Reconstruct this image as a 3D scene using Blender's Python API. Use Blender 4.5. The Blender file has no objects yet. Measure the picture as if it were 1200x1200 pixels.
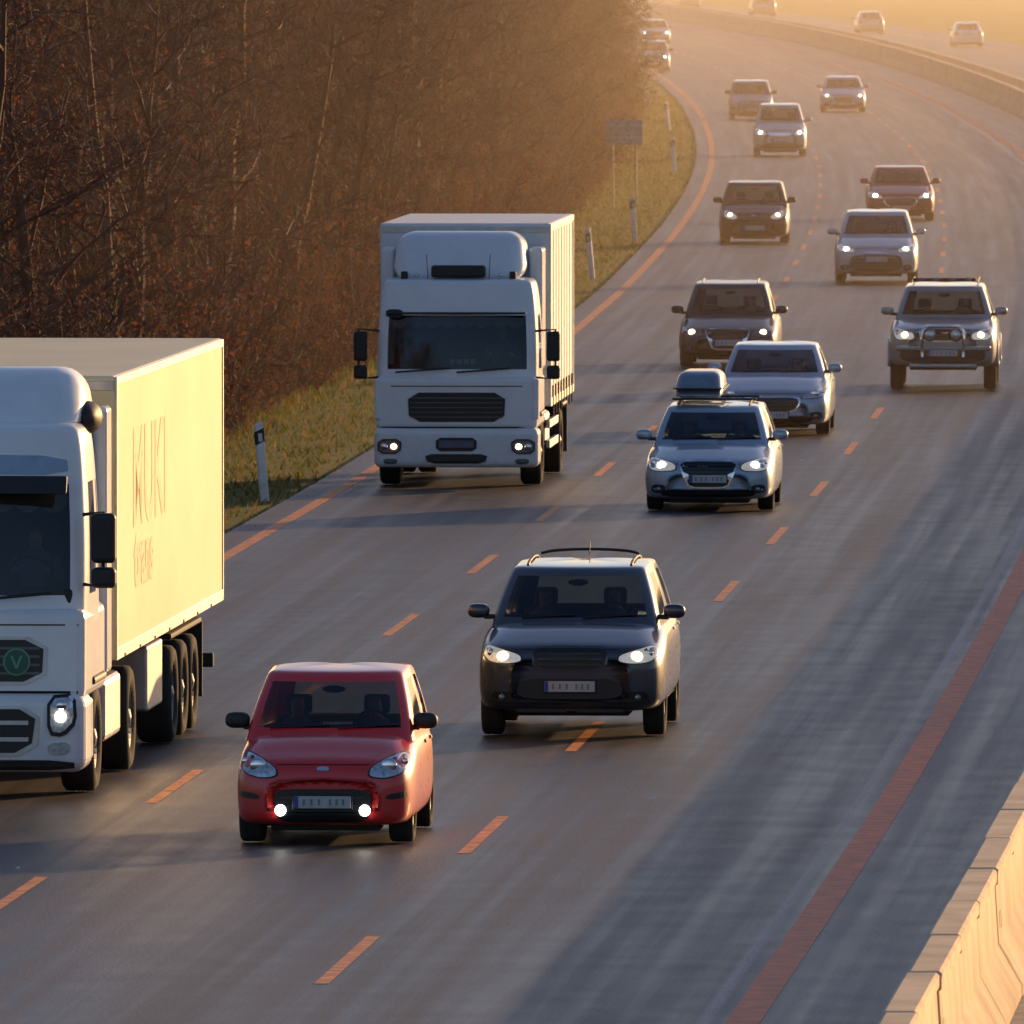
import bpy, bmesh, math, random
import numpy as np
from mathutils import Vector, Matrix
from mathutils.bvhtree import BVHTree
from mathutils.geometry import delaunay_2d_cdt
random.seed(7)
R = random.random
def U(a, b): return a + (b - a) * random.random()
scene = bpy.context.scene
FPX = 18500.0; CH = 8.6; HZ = -114.0
SUN_AZ = math.radians(37); SUN_EL = math.radians(9)

# ------------------------------------------------------------ helpers
def link(o):
    scene.collection.objects.link(o); return o
def empty(name, loc=(0, 0, 0), rz=0.0):
    o = bpy.data.objects.new(name, None); link(o)
    o.location = loc; o.rotation_euler = (0, 0, rz); o.empty_display_size = .3
    return o
def mobj(name, V, F, mats, parent=None, smooth=True, mi=None):
    me = bpy.data.meshes.new(name); me.from_pydata([tuple(v) for v in V], [], [tuple(f) for f in F])
    if not isinstance(mats, (list, tuple)): mats = [mats]
    for m in mats: me.materials.append(m)
    if mi is not None: me.polygons.foreach_set('material_index', mi)
    if smooth: me.polygons.foreach_set('use_smooth', [True] * len(me.polygons))
    me.update()
    o = bpy.data.objects.new(name, me); link(o)
    if parent: o.parent = parent
    return o
def bake(o):
    bpy.context.view_layer.update()
    dg = bpy.context.evaluated_depsgraph_get()
    me = bpy.data.meshes.new_from_object(o.evaluated_get(dg))
    o.modifiers.clear(); o.data = me
    return o
def bvh_of(*objs):
    V = []; F = []
    for o in objs:
        b = len(V); V += [v.co.copy() for v in o.data.vertices]
        F += [[b + i for i in p.vertices] for p in o.data.polygons]
    return BVHTree.FromPolygons(V, F)

# ------------------------------------------------------------ materials
_m = {}
def nt_of(name):
    m = bpy.data.materials.new(name); m.use_nodes = True
    nt = m.node_tree
    return m, nt, nt.nodes['Principled BSDF']
def mat(name, col, rough=.6, metal=0., coat=0., var=.15, scale=6., stretch=(1, 1, 1), emis=0., ecol=None, bump=0., dirt=0., spec=.5, trans=0.):
    if name in _m: return _m[name]
    m, nt, b = nt_of(name); N = nt.nodes; L = nt.links
    tc = N.new('ShaderNodeTexCoord'); mp = N.new('ShaderNodeMapping'); mp.inputs['Scale'].default_value = stretch
    L.new(tc.outputs['Object'], mp.inputs['Vector'])
    no = N.new('ShaderNodeTexNoise'); no.inputs['Scale'].default_value = scale; no.inputs['Detail'].default_value = 5
    L.new(mp.outputs[0], no.inputs['Vector'])
    cr = N.new('ShaderNodeValToRGB'); cr.color_ramp.elements[0].position = .3; cr.color_ramp.elements[1].position = .7
    cr.color_ramp.elements[0].color = tuple(c * (1 - var) for c in col) + (1,)
    cr.color_ramp.elements[1].color = tuple(min(1, c * (1 + var)) for c in col) + (1,)
    L.new(no.outputs['Fac'], cr.inputs[0])
    out = cr.outputs[0]
    if dirt > 0:
        sx = N.new('ShaderNodeSeparateXYZ'); L.new(tc.outputs['Object'], sx.inputs[0])
        mr = N.new('ShaderNodeMapRange'); mr.inputs[1].default_value = .15; mr.inputs[2].default_value = 1.0
        mr.inputs[3].default_value = dirt; mr.inputs[4].default_value = dirt * .12
        L.new(sx.outputs[2], mr.inputs[0])
        n2 = N.new('ShaderNodeTexNoise'); n2.inputs['Scale'].default_value = 9; n2.inputs['Detail'].default_value = 8
        L.new(tc.outputs['Object'], n2.inputs['Vector'])
        mu = N.new('ShaderNodeMath'); mu.operation = 'MULTIPLY'; L.new(mr.outputs[0], mu.inputs[0]); L.new(n2.outputs['Fac'], mu.inputs[1])
        mx = N.new('ShaderNodeMixRGB'); L.new(mu.outputs[0], mx.inputs[0]); L.new(out, mx.inputs[1]); mx.inputs[2].default_value = (.11, .09, .075, 1)
        out = mx.outputs[0]
        ra = N.new('ShaderNodeMath'); ra.operation = 'MULTIPLY_ADD'; L.new(mu.outputs[0], ra.inputs[0]); ra.inputs[1].default_value = .7; ra.inputs[2].default_value = rough
        L.new(ra.outputs[0], b.inputs['Roughness'])
    else:
        b.inputs['Roughness'].default_value = rough
    L.new(out, b.inputs['Base Color'])
    b.inputs['Metallic'].default_value = metal
    b.inputs['Coat Weight'].default_value = coat; b.inputs['Coat Roughness'].default_value = .05
    b.inputs['Specular IOR Level'].default_value = spec
    if emis > 0:
        b.inputs['Emission Color'].default_value = tuple(ecol or col) + (1,); b.inputs['Emission Strength'].default_value = emis
    if bump > 0:
        bp = N.new('ShaderNodeBump'); bp.inputs['Strength'].default_value = bump; bp.inputs['Distance'].default_value = .02
        L.new(no.outputs['Fac'], bp.inputs['Height']); L.new(bp.outputs[0], b.inputs['Normal'])
    if trans > 0:
        t = N.new('ShaderNodeBsdfTranslucent'); L.new(out, t.inputs[0]); ms = N.new('ShaderNodeMixShader'); ms.inputs[0].default_value = trans
        L.new(b.outputs[0], ms.inputs[1]); L.new(t.outputs[0], ms.inputs[2]); L.new(ms.outputs[0], N['Material Output'].inputs[0])
    _m[name] = m; return m
def glass_mat(name='tinted_glass', tint=.42):
    if name in _m: return _m[name]
    m = bpy.data.materials.new(name); m.use_nodes = True; nt = m.node_tree; N = nt.nodes; L = nt.links
    N.remove(N['Principled BSDF']); o = N['Material Output']
    t = N.new('ShaderNodeBsdfTransparent'); t.inputs[0].default_value = (tint * .92, tint, tint * .98, 1)
    g = N.new('ShaderNodeBsdfGlossy'); g.inputs['Roughness'].default_value = .04; g.inputs[0].default_value = (.9, .93, 1, 1)
    f = N.new('ShaderNodeFresnel'); f.inputs[0].default_value = 1.5
    mx = N.new('ShaderNodeMixShader'); L.new(f.outputs[0], mx.inputs[0]); L.new(t.outputs[0], mx.inputs[1]); L.new(g.outputs[0], mx.inputs[2])
    L.new(mx.outputs[0], o.inputs[0]); _m[name] = m; return m
GL = glass_mat()
def paint(name, col, metal=.35, rough=.32, coat=1.0): return mat('paint_' + name, col, rough, metal, coat, .04, 3., dirt=.5)
BLK = mat('black_plastic', (.014, .014, .015), .55, dirt=.25)
GRL = mat('grille_black', (.008, .008, .009), .4)
TYR = mat('tyre_rubber', (.018, .017, .017), .85, dirt=.3)
RIM = mat('rim_alloy', (.35, .35, .36), .35, .9, dirt=.4)
CHR = mat('chrome', (.7, .7, .72), .15, 1.0, var=.05)
LENS = mat('lamp_lens', (.50, .54, .58), .12, .6, 1.0, .35, 30.)
LENSL = mat('lamp_lens_lit', (.5, .5, .5), .12, .5, 1.0, .35, 30., emis=.25, ecol=(1, .88, .68))
LENSD = mat('lamp_lens_dark', (.16, .17, .19), .1, .6, 1.0, .5, 30.)
AMB = mat('lamp_amber', (.6, .22, .03), .3, 0, 1.)
RED = mat('lamp_red', (.4, .015, .01), .25, 0, 1.)
WL = mat('lamp_white_lit', (1, 1, 1), .3, emis=14, ecol=(1, .95, .85))
YL = mat('lamp_warm_lit', (1, .9, .7), .3, emis=9, ecol=(1, .70, .34))
PLT = mat('number_plate', (.50, .50, .50), .45, var=.06, dirt=.4)
PBL = mat('plate_blue', (.03, .06, .3), .5)
INT = mat('interior_dark', (.03, .028, .028), .8)
SEAT = mat('seat_fabric', (.05, .048, .05), .9)

# ------------------------------------------------------------ geometry tools
def chaikin(p, n):
    for _ in range(n):
        q = []
        for i in range(len(p)):
            a = p[i]; b = p[(i + 1) % len(p)]
            q.append((a[0] * .78 + b[0] * .22, a[1] * .78 + b[1] * .22)); q.append((a[0] * .22 + b[0] * .78, a[1] * .22 + b[1] * .78))
        p = q
    return p
def resample(p, step):
    o = []
    for i in range(len(p)):
        a = p[i]; b = p[(i + 1) % len(p)]
        n = max(1, int(math.hypot(b[0] - a[0], b[1] - a[1]) / step + .5))
        for k in range(n): o.append((a[0] + (b[0] - a[0]) * k / n, a[1] + (b[1] - a[1]) * k / n))
    return o
def inside(x, y, p):
    c = False; j = len(p) - 1
    for i in range(len(p)):
        if (p[i][1] > y) != (p[j][1] > y) and x < (p[j][0] - p[i][0]) * (y - p[i][1]) / (p[j][1] - p[i][1]) + p[i][0]: c = not c
        j = i
    return c
def hit(bvh, a, b, ax):
    if ax == 'front': o = Vector((a, -30, b)); d = Vector((0, 1, 0))
    elif ax == 'rear': o = Vector((a, 60, b)); d = Vector((0, -1, 0))
    elif ax == 'right': o = Vector((30, a, b)); d = Vector((-1, 0, 0))
    elif ax == 'left': o = Vector((-30, a, b)); d = Vector((1, 0, 0))
    else: o = Vector((a, b, 30)); d = Vector((0, 0, -1))
    h = bvh.ray_cast(o, d)
    if h[0] is None: return None, d
    return h[0], d
def patch(name, outline, bvh, m, parent, off=.008, ax='front', step=.07, thick=.02, sm=2):
    p = resample(chaikin(outline, sm), step)
    n = len(p); pts = [Vector(q) for q in p]; edges = [(i, (i + 1) % n) for i in range(n)]
    xs = [q[0] for q in p]; ys = [q[1] for q in p]
    gx = min(xs) + step / 2
    while gx < max(xs):
        gy = min(ys) + step / 2
        while gy < max(ys):
            if inside(gx, gy, p) and min((gx - q[0]) ** 2 + (gy - q[1]) ** 2 for q in p) > (step * .4) ** 2: pts.append(Vector((gx, gy)))
            gy += step
        gx += step
    r = delaunay_2d_cdt(pts, edges, [], 1, 1e-6)
    V = []; last = None; miss = []
    for i, v in enumerate(r[0]):
        h, d = hit(bvh, v[0], v[1], ax)
        if h is None: miss.append(i); V.append(None)
        else: V.append(h - d * off)
    good = [(i, v) for i, v in enumerate(V) if v is not None]
    if not good: return None
    for i in miss:
        q = r[0][i]; j = min(good, key=lambda g: (r[0][g[0]] - q).length)
        w = j[1].copy()
        if ax in ('front', 'rear'): w.x, w.z = q
        elif ax in ('left', 'right'): w.y, w.z = q
        else: w.x, w.y = q
        V[i] = w
    F = [list(f) for f in r[2]]
    ec = {}
    for f in F:
        for k in range(len(f)):
            e = tuple(sorted((f[k], f[(k + 1) % len(f)]))); ec[e] = ec.get(e, 0) + 1
    mp = {}
    for e, c in ec.items():
        if c == 1:
            for i in e:
                if i not in mp: mp[i] = len(V); V.append(V[i] + d * thick)
            F.append([e[0], e[1], mp[e[1]], mp[e[0]]])
    return mobj(name, V, F, m, parent, smooth=False)
def fs(h):  # mirror half outline (top centre -> bottom centre)
    return list(h) + [(-x, z) for x, z in reversed(h) if abs(x) > 1e-6]
def rbox(name, x0, x1, y0, y1, z0, z1, bev, m, parent, fn=None, seg=3, sm=False):
    bm = bmesh.new(); bmesh.ops.create_cube(bm, size=1)
    for v in bm.verts:
        v.co = Vector((x0 if v.co.x < 0 else x1, y0 if v.co.y < 0 else y1, z0 if v.co.z < 0 else z1))
        if fn: v.co = Vector(fn(*v.co))
    if bev > 0: bmesh.ops.bevel(bm, geom=bm.edges[:], offset=bev, segments=seg, affect='EDGES', profile=.5)
    me = bpy.data.meshes.new(name); bm.to_mesh(me); bm.free(); me.materials.append(m)
    if sm: me.polygons.foreach_set('use_smooth', [True] * len(me.polygons))
    o = bpy.data.objects.new(name, me); link(o); o.parent = parent; return o
def tube(name, pts, r, m, parent, n=6):
    V = []; F = []
    P = [Vector(p) for p in pts]
    for i, p in enumerate(P):
        d = (P[min(i + 1, len(P) - 1)] - P[max(i - 1, 0)]).normalized()
        a = d.orthogonal().normalized(); b = d.cross(a)
        if i > 0:
            a = (pa - d * pa.dot(d)).normalized(); b = d.cross(a)
        pa = a
        for k in range(n):
            t = 2 * math.pi * k / n; V.append(p + (a * math.cos(t) + b * math.sin(t)) * r)
    for i in range(len(P) - 1):
        for k in range(n):
            F.append((i * n + k, i * n + (k + 1) % n, (i + 1) * n + (k + 1) % n, (i + 1) * n + k))
    F.append(tuple(range(n))); F.append(tuple(range((len(P) - 1) * n, len(P) * n)))
    return mobj(name, V, F, m, parent)
def ellip(name, c, r, m, parent, seg=14, pw=1.0):
    bm = bmesh.new(); bmesh.ops.create_uvsphere(bm, u_segments=seg, v_segments=seg // 2 + 1, radius=1)
    for v in bm.verts:
        q = [math.copysign(abs(t) ** pw, t) for t in v.co]
        v.co = Vector((c[0] + q[0] * r[0], c[1] + q[1] * r[1], c[2] + q[2] * r[2]))
    me = bpy.data.meshes.new(name); bm.to_mesh(me); bm.free(); me.materials.append(m)
    me.polygons.foreach_set('use_smooth', [True] * len(me.polygons))
    o = bpy.data.objects.new(name, me); link(o); o.parent = parent; return o
_wh = {}
def wheel(name, x, y, r, w, parent, side, truck=False):
    key = (r, w, truck)
    if key not in _wh:
        n = 32
        prof = [(r * .62, w * .36, 0), (r * .70, w * .5, 0), (r * .90, w * .52, 0), (r * .985, w * .42, 0), (r, w * .2, 0), (r * .985, w * .13, 0), (r, w * .06, 0), (r * .985, 0, 0), (r, -w * .06, 0), (r * .985, -w * .13, 0), (r, -w * .2, 0), (r * .985, -w * .42, 0), (r * .9, -w * .52, 0), (r * .65, -w * .45, 0)]
        V = []; F = []; mi = []
        for k in range(n):
            t = 2 * math.pi * k / n
            for (rr, xx, _) in prof: V.append((xx, rr * math.cos(t), rr * math.sin(t)))
        P = len(prof)
        for k in range(n):
            for i in range(P - 1):
                F.append((k * P + i, k * P + i + 1, ((k + 1) % n) * P + i + 1, ((k + 1) % n) * P + i)); mi.append(0)
        rp = [(r * .64, w * .40), (r * .60, w * .42), (r * .56, w * (.10 if truck else .30)), (r * .24, w * (.02 if truck else .34)), (r * .16, w * (.45 if truck else .36)), (0.001, w * (.5 if truck else .37))]
        b = len(V); Q = len(rp)
        for k in range(n):
            t = 2 * math.pi * k / n
            for (rr, xx) in rp: V.append((xx, rr * math.cos(t), rr * math.sin(t)))
        for k in range(n):
            for i in range(Q - 1):
                F.append((b + k * Q + i, b + k * Q + i + 1, b + ((k + 1) % n) * Q + i + 1, b + ((k + 1) % n) * Q + i))
                mi.append(2 if (i == 2 and (k % 6) in (0, 1, 2, 3) and not truck) else 1)
        me = bpy.data.meshes.new('wheel'); me.from_pydata(V, [], F)
        for m in (TYR, RIM, GRL): me.materials.append(m)
        me.polygons.foreach_set('material_index', mi); me.polygons.foreach_set('use_smooth', [True] * len(F)); me.update()
        _wh[key] = me
    o = bpy.data.objects.new(name, _wh[key]); link(o); o.parent = parent
    o.location = (x, y, r); o.rotation_euler = (0, 0, 0 if side > 0 else math.pi)
    return o

# cabin shell with real glazed openings (cage + subdivision)
def cabin(name, parent, pm, W, Wt, yfb, yft, yrb, yrt, zbf, zbr, ztf, zt, g0=.1, g1=.9, k=.13, yB=None, crown=.04, rg=True, sub=2, sidegl=True, g0r=None, qb=.42, qt=.26, pil=.93):
    if yB is None: yB = (yft + yrt) / 2
    def cols(W, yf, yr, top):
        q = qt if top else qb
        return [(0, yf), (W * .5, yf + k * .22), (W * pil, yf + k * .85), (W * .985, yf + k * 1.25), (W, yf + k * 1.25 + .13),
                (W * 1.01, yB - .05), (W * 1.01, yB + .05), (W * 1.0, yr - q), (W * .99, yr - q + .12), (W * .96, yr - .05), (W * .84, yr + .0), (0, yr + .05)]
    B = cols(W, yfb, yrb, False); T = cols(Wt, yft, yrt, True)
    full = lambda h: h + [(-x, y) for x, y in h[-2:0:-1]]
    B = full(B); T = full(T); n = len(B)
    lv = [-.06, 0.0, g0, (g0 + g1) / 2, g1, 1.0]
    V = []; F = []; mi = []
    ymin, ymax = min(yfb, yft), max(yrb, yrt)
    for t in lv:
        for b, q in zip(B, T):
            f = (b[1] - yfb) / (yrb - yfb); zb = zbf + (zbr - zbf) * f
            ft = min(1, max(0, (q[1] - yft) / (yrt - yft)))
            zz = ztf + (zt - ztf) * math.sin(min(1, ft * 1.6) * math.pi / 2) - (0.03 * max(0, ft - .6) / .4)
            bul = 1 + .025 * math.sin(math.pi * max(0, t))
            V.append(((b[0] + (q[0] - b[0]) * t) * bul, b[1] + (q[1] - b[1]) * t - (.03 * math.sin(math.pi * max(0, t)) if f < .2 else 0), zb + (zz - zb) * t))
    for j in range(len(lv) - 1):
        for i in range(n):
            F.append((j * n + i, j * n + (i + 1) % n, (j + 1) * n + (i + 1) % n, (j + 1) * n + i))
            c = i if i < 11 else n - 1 - i
            g = 0
            if j in (2, 3):
                if c in (0, 1): g = 1
                elif c in (4, 6) and sidegl: g = 1
                elif c == 10 and rg: g = 1
            mi.append(g)
    base = (len(lv) - 1) * n; cy = (yft + yrt) / 2 + k * .3
    pr = base
    for sc, dz in ((.93, crown * .45), (.6, crown * .9), (.25, crown)):
        st = len(V)
        for i in range(n):
            x, y, z = V[base + i]; V.append((x * sc, cy + (y - cy) * (sc if sc < .9 else .95), z + dz))
        for i in range(n): F.append((pr + i, pr + (i + 1) % n, st + (i + 1) % n, st + i)); mi.append(0)
        pr = st
    F.append(tuple(range(pr, pr + n))); mi.append(0)
    o = mobj(name, V, F, [pm, GL], parent, mi=mi)
    md = o.modifiers.new('s', 'SUBSURF'); md.levels = sub; md.render_levels = sub
    return bake(o)

def body(name, parent, pm, p):
    L = p['L']; W = p['W'] / 2 * 1.015; zn = p['zn']; zc = p['zc']; zb = p['gc']; be = p['zbelt']; hl = p['hl']; fo = p['fo']; bl = p.get('blunt', 0)
    S = [(0, .62, zb + .14, zn - .28 + bl, zn - .22 + bl), (.025, .80, zb + .05, zn - .18 + bl * .6, zn - .11 + bl * .6), (.11, .925, zb + .01, zn - .10, zn - .03), (.30, .98, zb, zn - .05, zn + .025),
         (hl * .62, 1.0, zb, zn - .02, zn + (zc - zn) * .68), (hl, 1.0, zb, zc - .09, zc), (hl + .5, 1.0, zb, zc - .07, zc), (L * .55, 1.0, zb, be - .05, be),
         (L * .8, .995, zb, be - .05, be), (L - .28, .97, zb + .02, be - .05, be), (L - .08, .9, zb + .05, be - .1, be - .02), (L, .74, zb + .14, be - .25, be - .16)]
    V = []; F = []
    def sec(w, b, s, t):
        h = s - b
        return [(0, b), (.62 * w, b), (.90 * w, b + .015), (.985 * w, b + .12 * h), (w, b + .45 * h), (.99 * w, b + .8 * h), (.945 * w, s), (.80 * w, s + .72 * (t - s)), (.66 * w, t - .012), (.3 * w, t), (0, t + .006)]
    for f, w, b, s, t in S:
        q = sec(w * W, b, s, t); q = q + [(-x, z) for x, z in q[-2:0:-1]]; n = len(q)
        for x, z in q: V.append((x, f - fo, z))
    for j in range(len(S) - 1):
        for i in range(n): F.append((j * n + i, j * n + (i + 1) % n, (j + 1) * n + (i + 1) % n, (j + 1) * n + i))
    F.append(tuple(range(n))); F.append(tuple(range((len(S) - 1) * n, len(S) * n)))
    o = mobj(name, V, F, [pm, BLK], parent)
    md = o.modifiers.new('s', 'SUBSURF'); md.levels = 2; md.render_levels = 2
    cuts = []
    for yy in (0, p['wb']):
        for s in (-1, 1):
            bm = bmesh.new(); bmesh.ops.create_cone(bm, cap_ends=True, segments=28, radius1=p['r'] + .055, radius2=p['r'] + .055, depth=.8)
            for v in bm.verts: v.co = Vector((v.co.z + s * (p['W'] / 2 * .66 + .4), v.co.x + yy, v.co.y + p['r'] + .01))
            me = bpy.data.meshes.new('cut'); bm.to_mesh(me); bm.free(); me.materials.append(BLK)
            c = bpy.data.objects.new('cut', me); link(c); cuts.append(c)
            b = o.modifiers.new('b', 'BOOLEAN'); b.operation = 'DIFFERENCE'; b.solver = 'EXACT'; b.object = c
            try: b.material_mode = 'TRANSFER'
            except Exception: pass
    bake(o)
    for c in cuts: bpy.data.objects.remove(c)
    return o

# a seated person (continuous skinned figure)
_pm = [None]
def person(name, parent, loc, sc=1.0):
    if _pm[0] is None:
        vs = [(0, 0, 0), (0, .02, .26), (0, .03, .42), (0, .01, .52), (0, -.02, .60), (0, -.01, .71), (.17, .03, .44), (.26, -.1, .22), (.17, -.36, .30), (.14, -.46, .34), (-.17, .03, .44), (-.26, -.1, .22), (-.17, -.36, .30), (-.14, -.46, .34), (.12, -.4, .04), (-.12, -.4, .04), (.12, -.55, -.32), (-.12, -.55, -.32), (0, -.11, .62)]
        es = [(0, 1), (1, 2), (2, 3), (3, 4), (4, 5), (2, 6), (6, 7), (7, 8), (8, 9), (2, 10), (10, 11), (11, 12), (12, 13), (0, 14), (0, 15), (14, 16), (15, 17), (4, 18)]
        rs = [.14, .16, .12, .055, .078, .088, .07, .048, .032, .038, .07, .048, .032, .038, .075, .075, .05, .05, .02]
        me = bpy.data.meshes.new('person'); me.from_pydata(vs, es, []); o = bpy.data.objects.new('person_tmp', me); link(o)
        o.modifiers.new('k', 'SKIN')
        for v, r in zip(me.skin_vertices[0].data, rs): v.radius = (r, r)
        me.skin_vertices[0].data[0].use_root = True
        s = o.modifiers.new('s', 'SUBSURF'); s.levels = 1; s.render_levels = 1
        bake(o); me = o.data; me.materials.clear()
        for m in (mat('clothes', (.16, .17, .22), .9), mat('skin', (.50, .30, .21), .55), mat('hair', (.03, .02, .015), .8)): me.materials.append(m)
        for p in me.polygons:
            c = p.center; p.use_smooth = True
            if c.z > .5: p.material_index = 2 if (c.z > .74 or (c.y > .02 and c.z > .57)) else 1
            elif abs(c.x) < .22 and c.y < -.37 and c.z > .2: p.material_index = 1
        bpy.data.objects.remove(o); _pm[0] = me
    o = bpy.data.objects.new(name, _pm[0]); link(o); o.parent = parent; o.location = loc; o.scale = (sc, sc, sc); return o

# ------------------------------------------------------------ road alignment
CP = [(-200, -26), (0, -13.2), (60, -9.25), (100, -6.65), (123, -5.17), (152, -3.37), (186.3, -1.41), (203.5, -.473), (220.8, .44), (237.8, 1.32), (290, 3.72), (346, 5.8), (384, 6.98), (420, 8.0), (476, 9.3), (532, 10.25), (603, 10.95), (686, 11.25), (772, 11.0), (850, 10.35), (903, 9.6), (960, 8.45), (1020, 6.9), (1144, 2.7), (1233, -1.3), (1400, -11), (1700, -34), (2200, -88), (3000, -215), (6500, -900)]
cx = [c[0] for c in CP]; cyv = [c[1] for c in CP]; cm = []
for i in range(len(CP)):
    a = max(i - 1, 0); b = min(i + 1, len(CP) - 1); cm.append((cyv[b] - cyv[a]) / (cx[b] - cx[a]))
def XR(D):
    i = 0
    while i < len(cx) - 2 and D > cx[i + 1]: i += 1
    h = cx[i + 1] - cx[i]; t = (D - cx[i]) / h
    return (2 * t**3 - 3 * t**2 + 1) * cyv[i] + (t**3 - 2 * t**2 + t) * h * cm[i] + (-2 * t**3 + 3 * t**2) * cyv[i + 1] + (t**3 - t**2) * h * cm[i + 1]
def SL(D): return (XR(D + 3) - XR(D - 3)) / 6
def bo(D): return 8.8 + .7 * min(1, max(0, (D - 250) / 350))   # median barrier offset

def place(xpx, ypx):
    s = (ypx - HZ) / CH
    return (xpx - 600) / s, FPX / s

# ------------------------------------------------------------ cars
T = {
 'hatch': dict(L=3.6, W=1.62, H=1.56, zn=.82, zc=1.0, zbelt=1.0, gc=.17, hl=.80, ws=.78, fo=.66, r=.29, wb=2.38, rb=.06, rt=.42, cw=.955, ct=.77,
    lamp=[(.42, .64), (.44, .72), (.58, .80), (.735, .85), (.76, .76), (.72, .66), (.56, .62)], lc=(.60, .73),
    parts=[('lower_grille', fs([(0, .52), (.36, .52), (.45, .47), (.43, .27), (.34, .21), (0, .21)]), 'GRL'), ('bonnet_badge', fs([(0, .725), (.055, .72), (.055, .69), (0, .685)]), 'CHR')], plate=.40),
 'suv': dict(L=4.68, W=1.92, H=1.74, zn=1.0, zc=1.17, zbelt=1.16, gc=.27, hl=.98, ws=.80, fo=.86, r=.36, wb=2.7, rb=.08, rt=.5, blunt=.05,
    lamp=[(.50, .80), (.51, .86), (.66, .91), (.87, .965), (.90, .86), (.82, .79), (.64, .775)], lc=(.69, .85),
    parts=[('grille_frame', fs([(0, .955), (.42, .955), (.37, .705), (0, .69)]), 'BODY'), ('grille', fs([(0, .935), (.39, .935), (.345, .725), (0, .71)]), 'GRL'), ('lower_intake', fs([(0, .62), (.50, .62), (.56, .47), (.44, .41), (0, .41)]), 'GRL'), ('bumper_cladding', fs([(0, .385), (.88, .43), (.90, .30), (.6, .27), (0, .27)]), 'BLK')], plate=.54),
 'wagon': dict(L=4.78, W=1.82, H=1.48, zn=.76, zc=.96, zbelt=.97, gc=.17, hl=1.08, ws=.80, fo=.9, r=.33, wb=2.71, rb=.1, rt=.55,
    lamp=[(.46, .59), (.47, .68), (.65, .74), (.82, .77), (.86, .66), (.78, .58)], lc=(.66, .665),
    parts=[('grille_frame', fs([(0, .735), (.44, .735), (.36, .52), (.28, .34), (0, .33)]), 'CHR'), ('grille', fs([(0, .715), (.41, .715), (.335, .53), (0, .52)]), 'GRL'), ('grille_lower', fs([(0, .48), (.31, .48), (.26, .36), (0, .355)]), 'GRL'), ('lower_intake', fs([(0, .31), (.62, .33), (.68, .24), (.5, .215), (0, .21)]), 'GRL')], plate=.47),
 'sedan': dict(L=4.75, W=1.84, H=1.46, zn=.76, zc=.97, zbelt=.99, gc=.17, hl=1.05, ws=.85, fo=.95, r=.33, wb=2.8, rb=.62, rt=1.25,
    lamp=[(.47, .60), (.50, .66), (.68, .74), (.86, .79), (.88, .70), (.78, .62)], lc=(.68, .68),
    parts=[('grille_frame', fs([(0, .64), (.42, .64), (.47, .54), (.36, .38), (0, .37)]), 'CHR'), ('grille', fs([(0, .62), (.395, .62), (.44, .54), (.345, .40), (0, .39)]), 'GRL'), ('lower_intake', fs([(0, .30), (.6, .32), (.66, .24), (.5, .205), (0, .20)]), 'GRL')], plate=.34),
 'crossover': dict(L=4.68, W=1.88, H=1.64, zn=.88, zc=1.08, zbelt=1.08, gc=.22, hl=1.0, ws=.88, fo=.92, r=.36, wb=2.75, rb=.1, rt=.6,
    lamp=[(.48, .72), (.50, .79), (.68, .86), (.86, .90), (.88, .80), (.76, .73)], lc=(.67, .79),
    parts=[('upper_grille', fs([(0, .80), (.34, .80), (.28, .70), (0, .69)]), 'CHR'), ('lower_grille', fs([(0, .60), (.5, .60), (.62, .42), (.5, .30), (0, .29)]), 'GRL')], plate=.56),
 'offroad': dict(L=4.9, W=1.90, H=1.84, zn=1.14, zc=1.28, zbelt=1.26, gc=.40, hl=1.1, ws=.62, fo=.86, r=.40, wb=3.0, rb=.1, rt=.35, blunt=.1,
    lamp=[(.50, .90), (.51, 1.00), (.66, 1.06), (.84, 1.10), (.87, .98), (.80, .89)], lc=(.67, .98),
    parts=[('grille_frame', fs([(0, 1.11), (.43, 1.11), (.39, .86), (0, .85)]), 'CHR'), ('grille', fs([(0, 1.08), (.39, 1.08), (.36, .89), (0, .88)]), 'GRL'), ('lower_intake', fs([(0, .78), (.70, .80), (.78, .56), (.5, .48), (0, .48)]), 'BLK')], plate=.66),
 'minivan': dict(L=4.4, W=1.80, H=1.78, zn=.95, zc=1.16, zbelt=1.14, gc=.19, hl=.85, ws=.82, fo=.85, r=.32, wb=2.7, rb=.06, rt=.25, blunt=.03,
    lamp=[(.48, .72), (.50, .84), (.66, .93), (.82, .97), (.85, .82), (.76, .72)], lc=(.66, .82),
    parts=[('grille_frame', fs([(0, .84), (.42, .84), (.38, .70), (0, .69)]), 'CHR'), ('lower_intake', fs([(0, .46), (.6, .46), (.66, .30), (.5, .26), (0, .26)]), 'GRL')], plate=.56),
}
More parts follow.
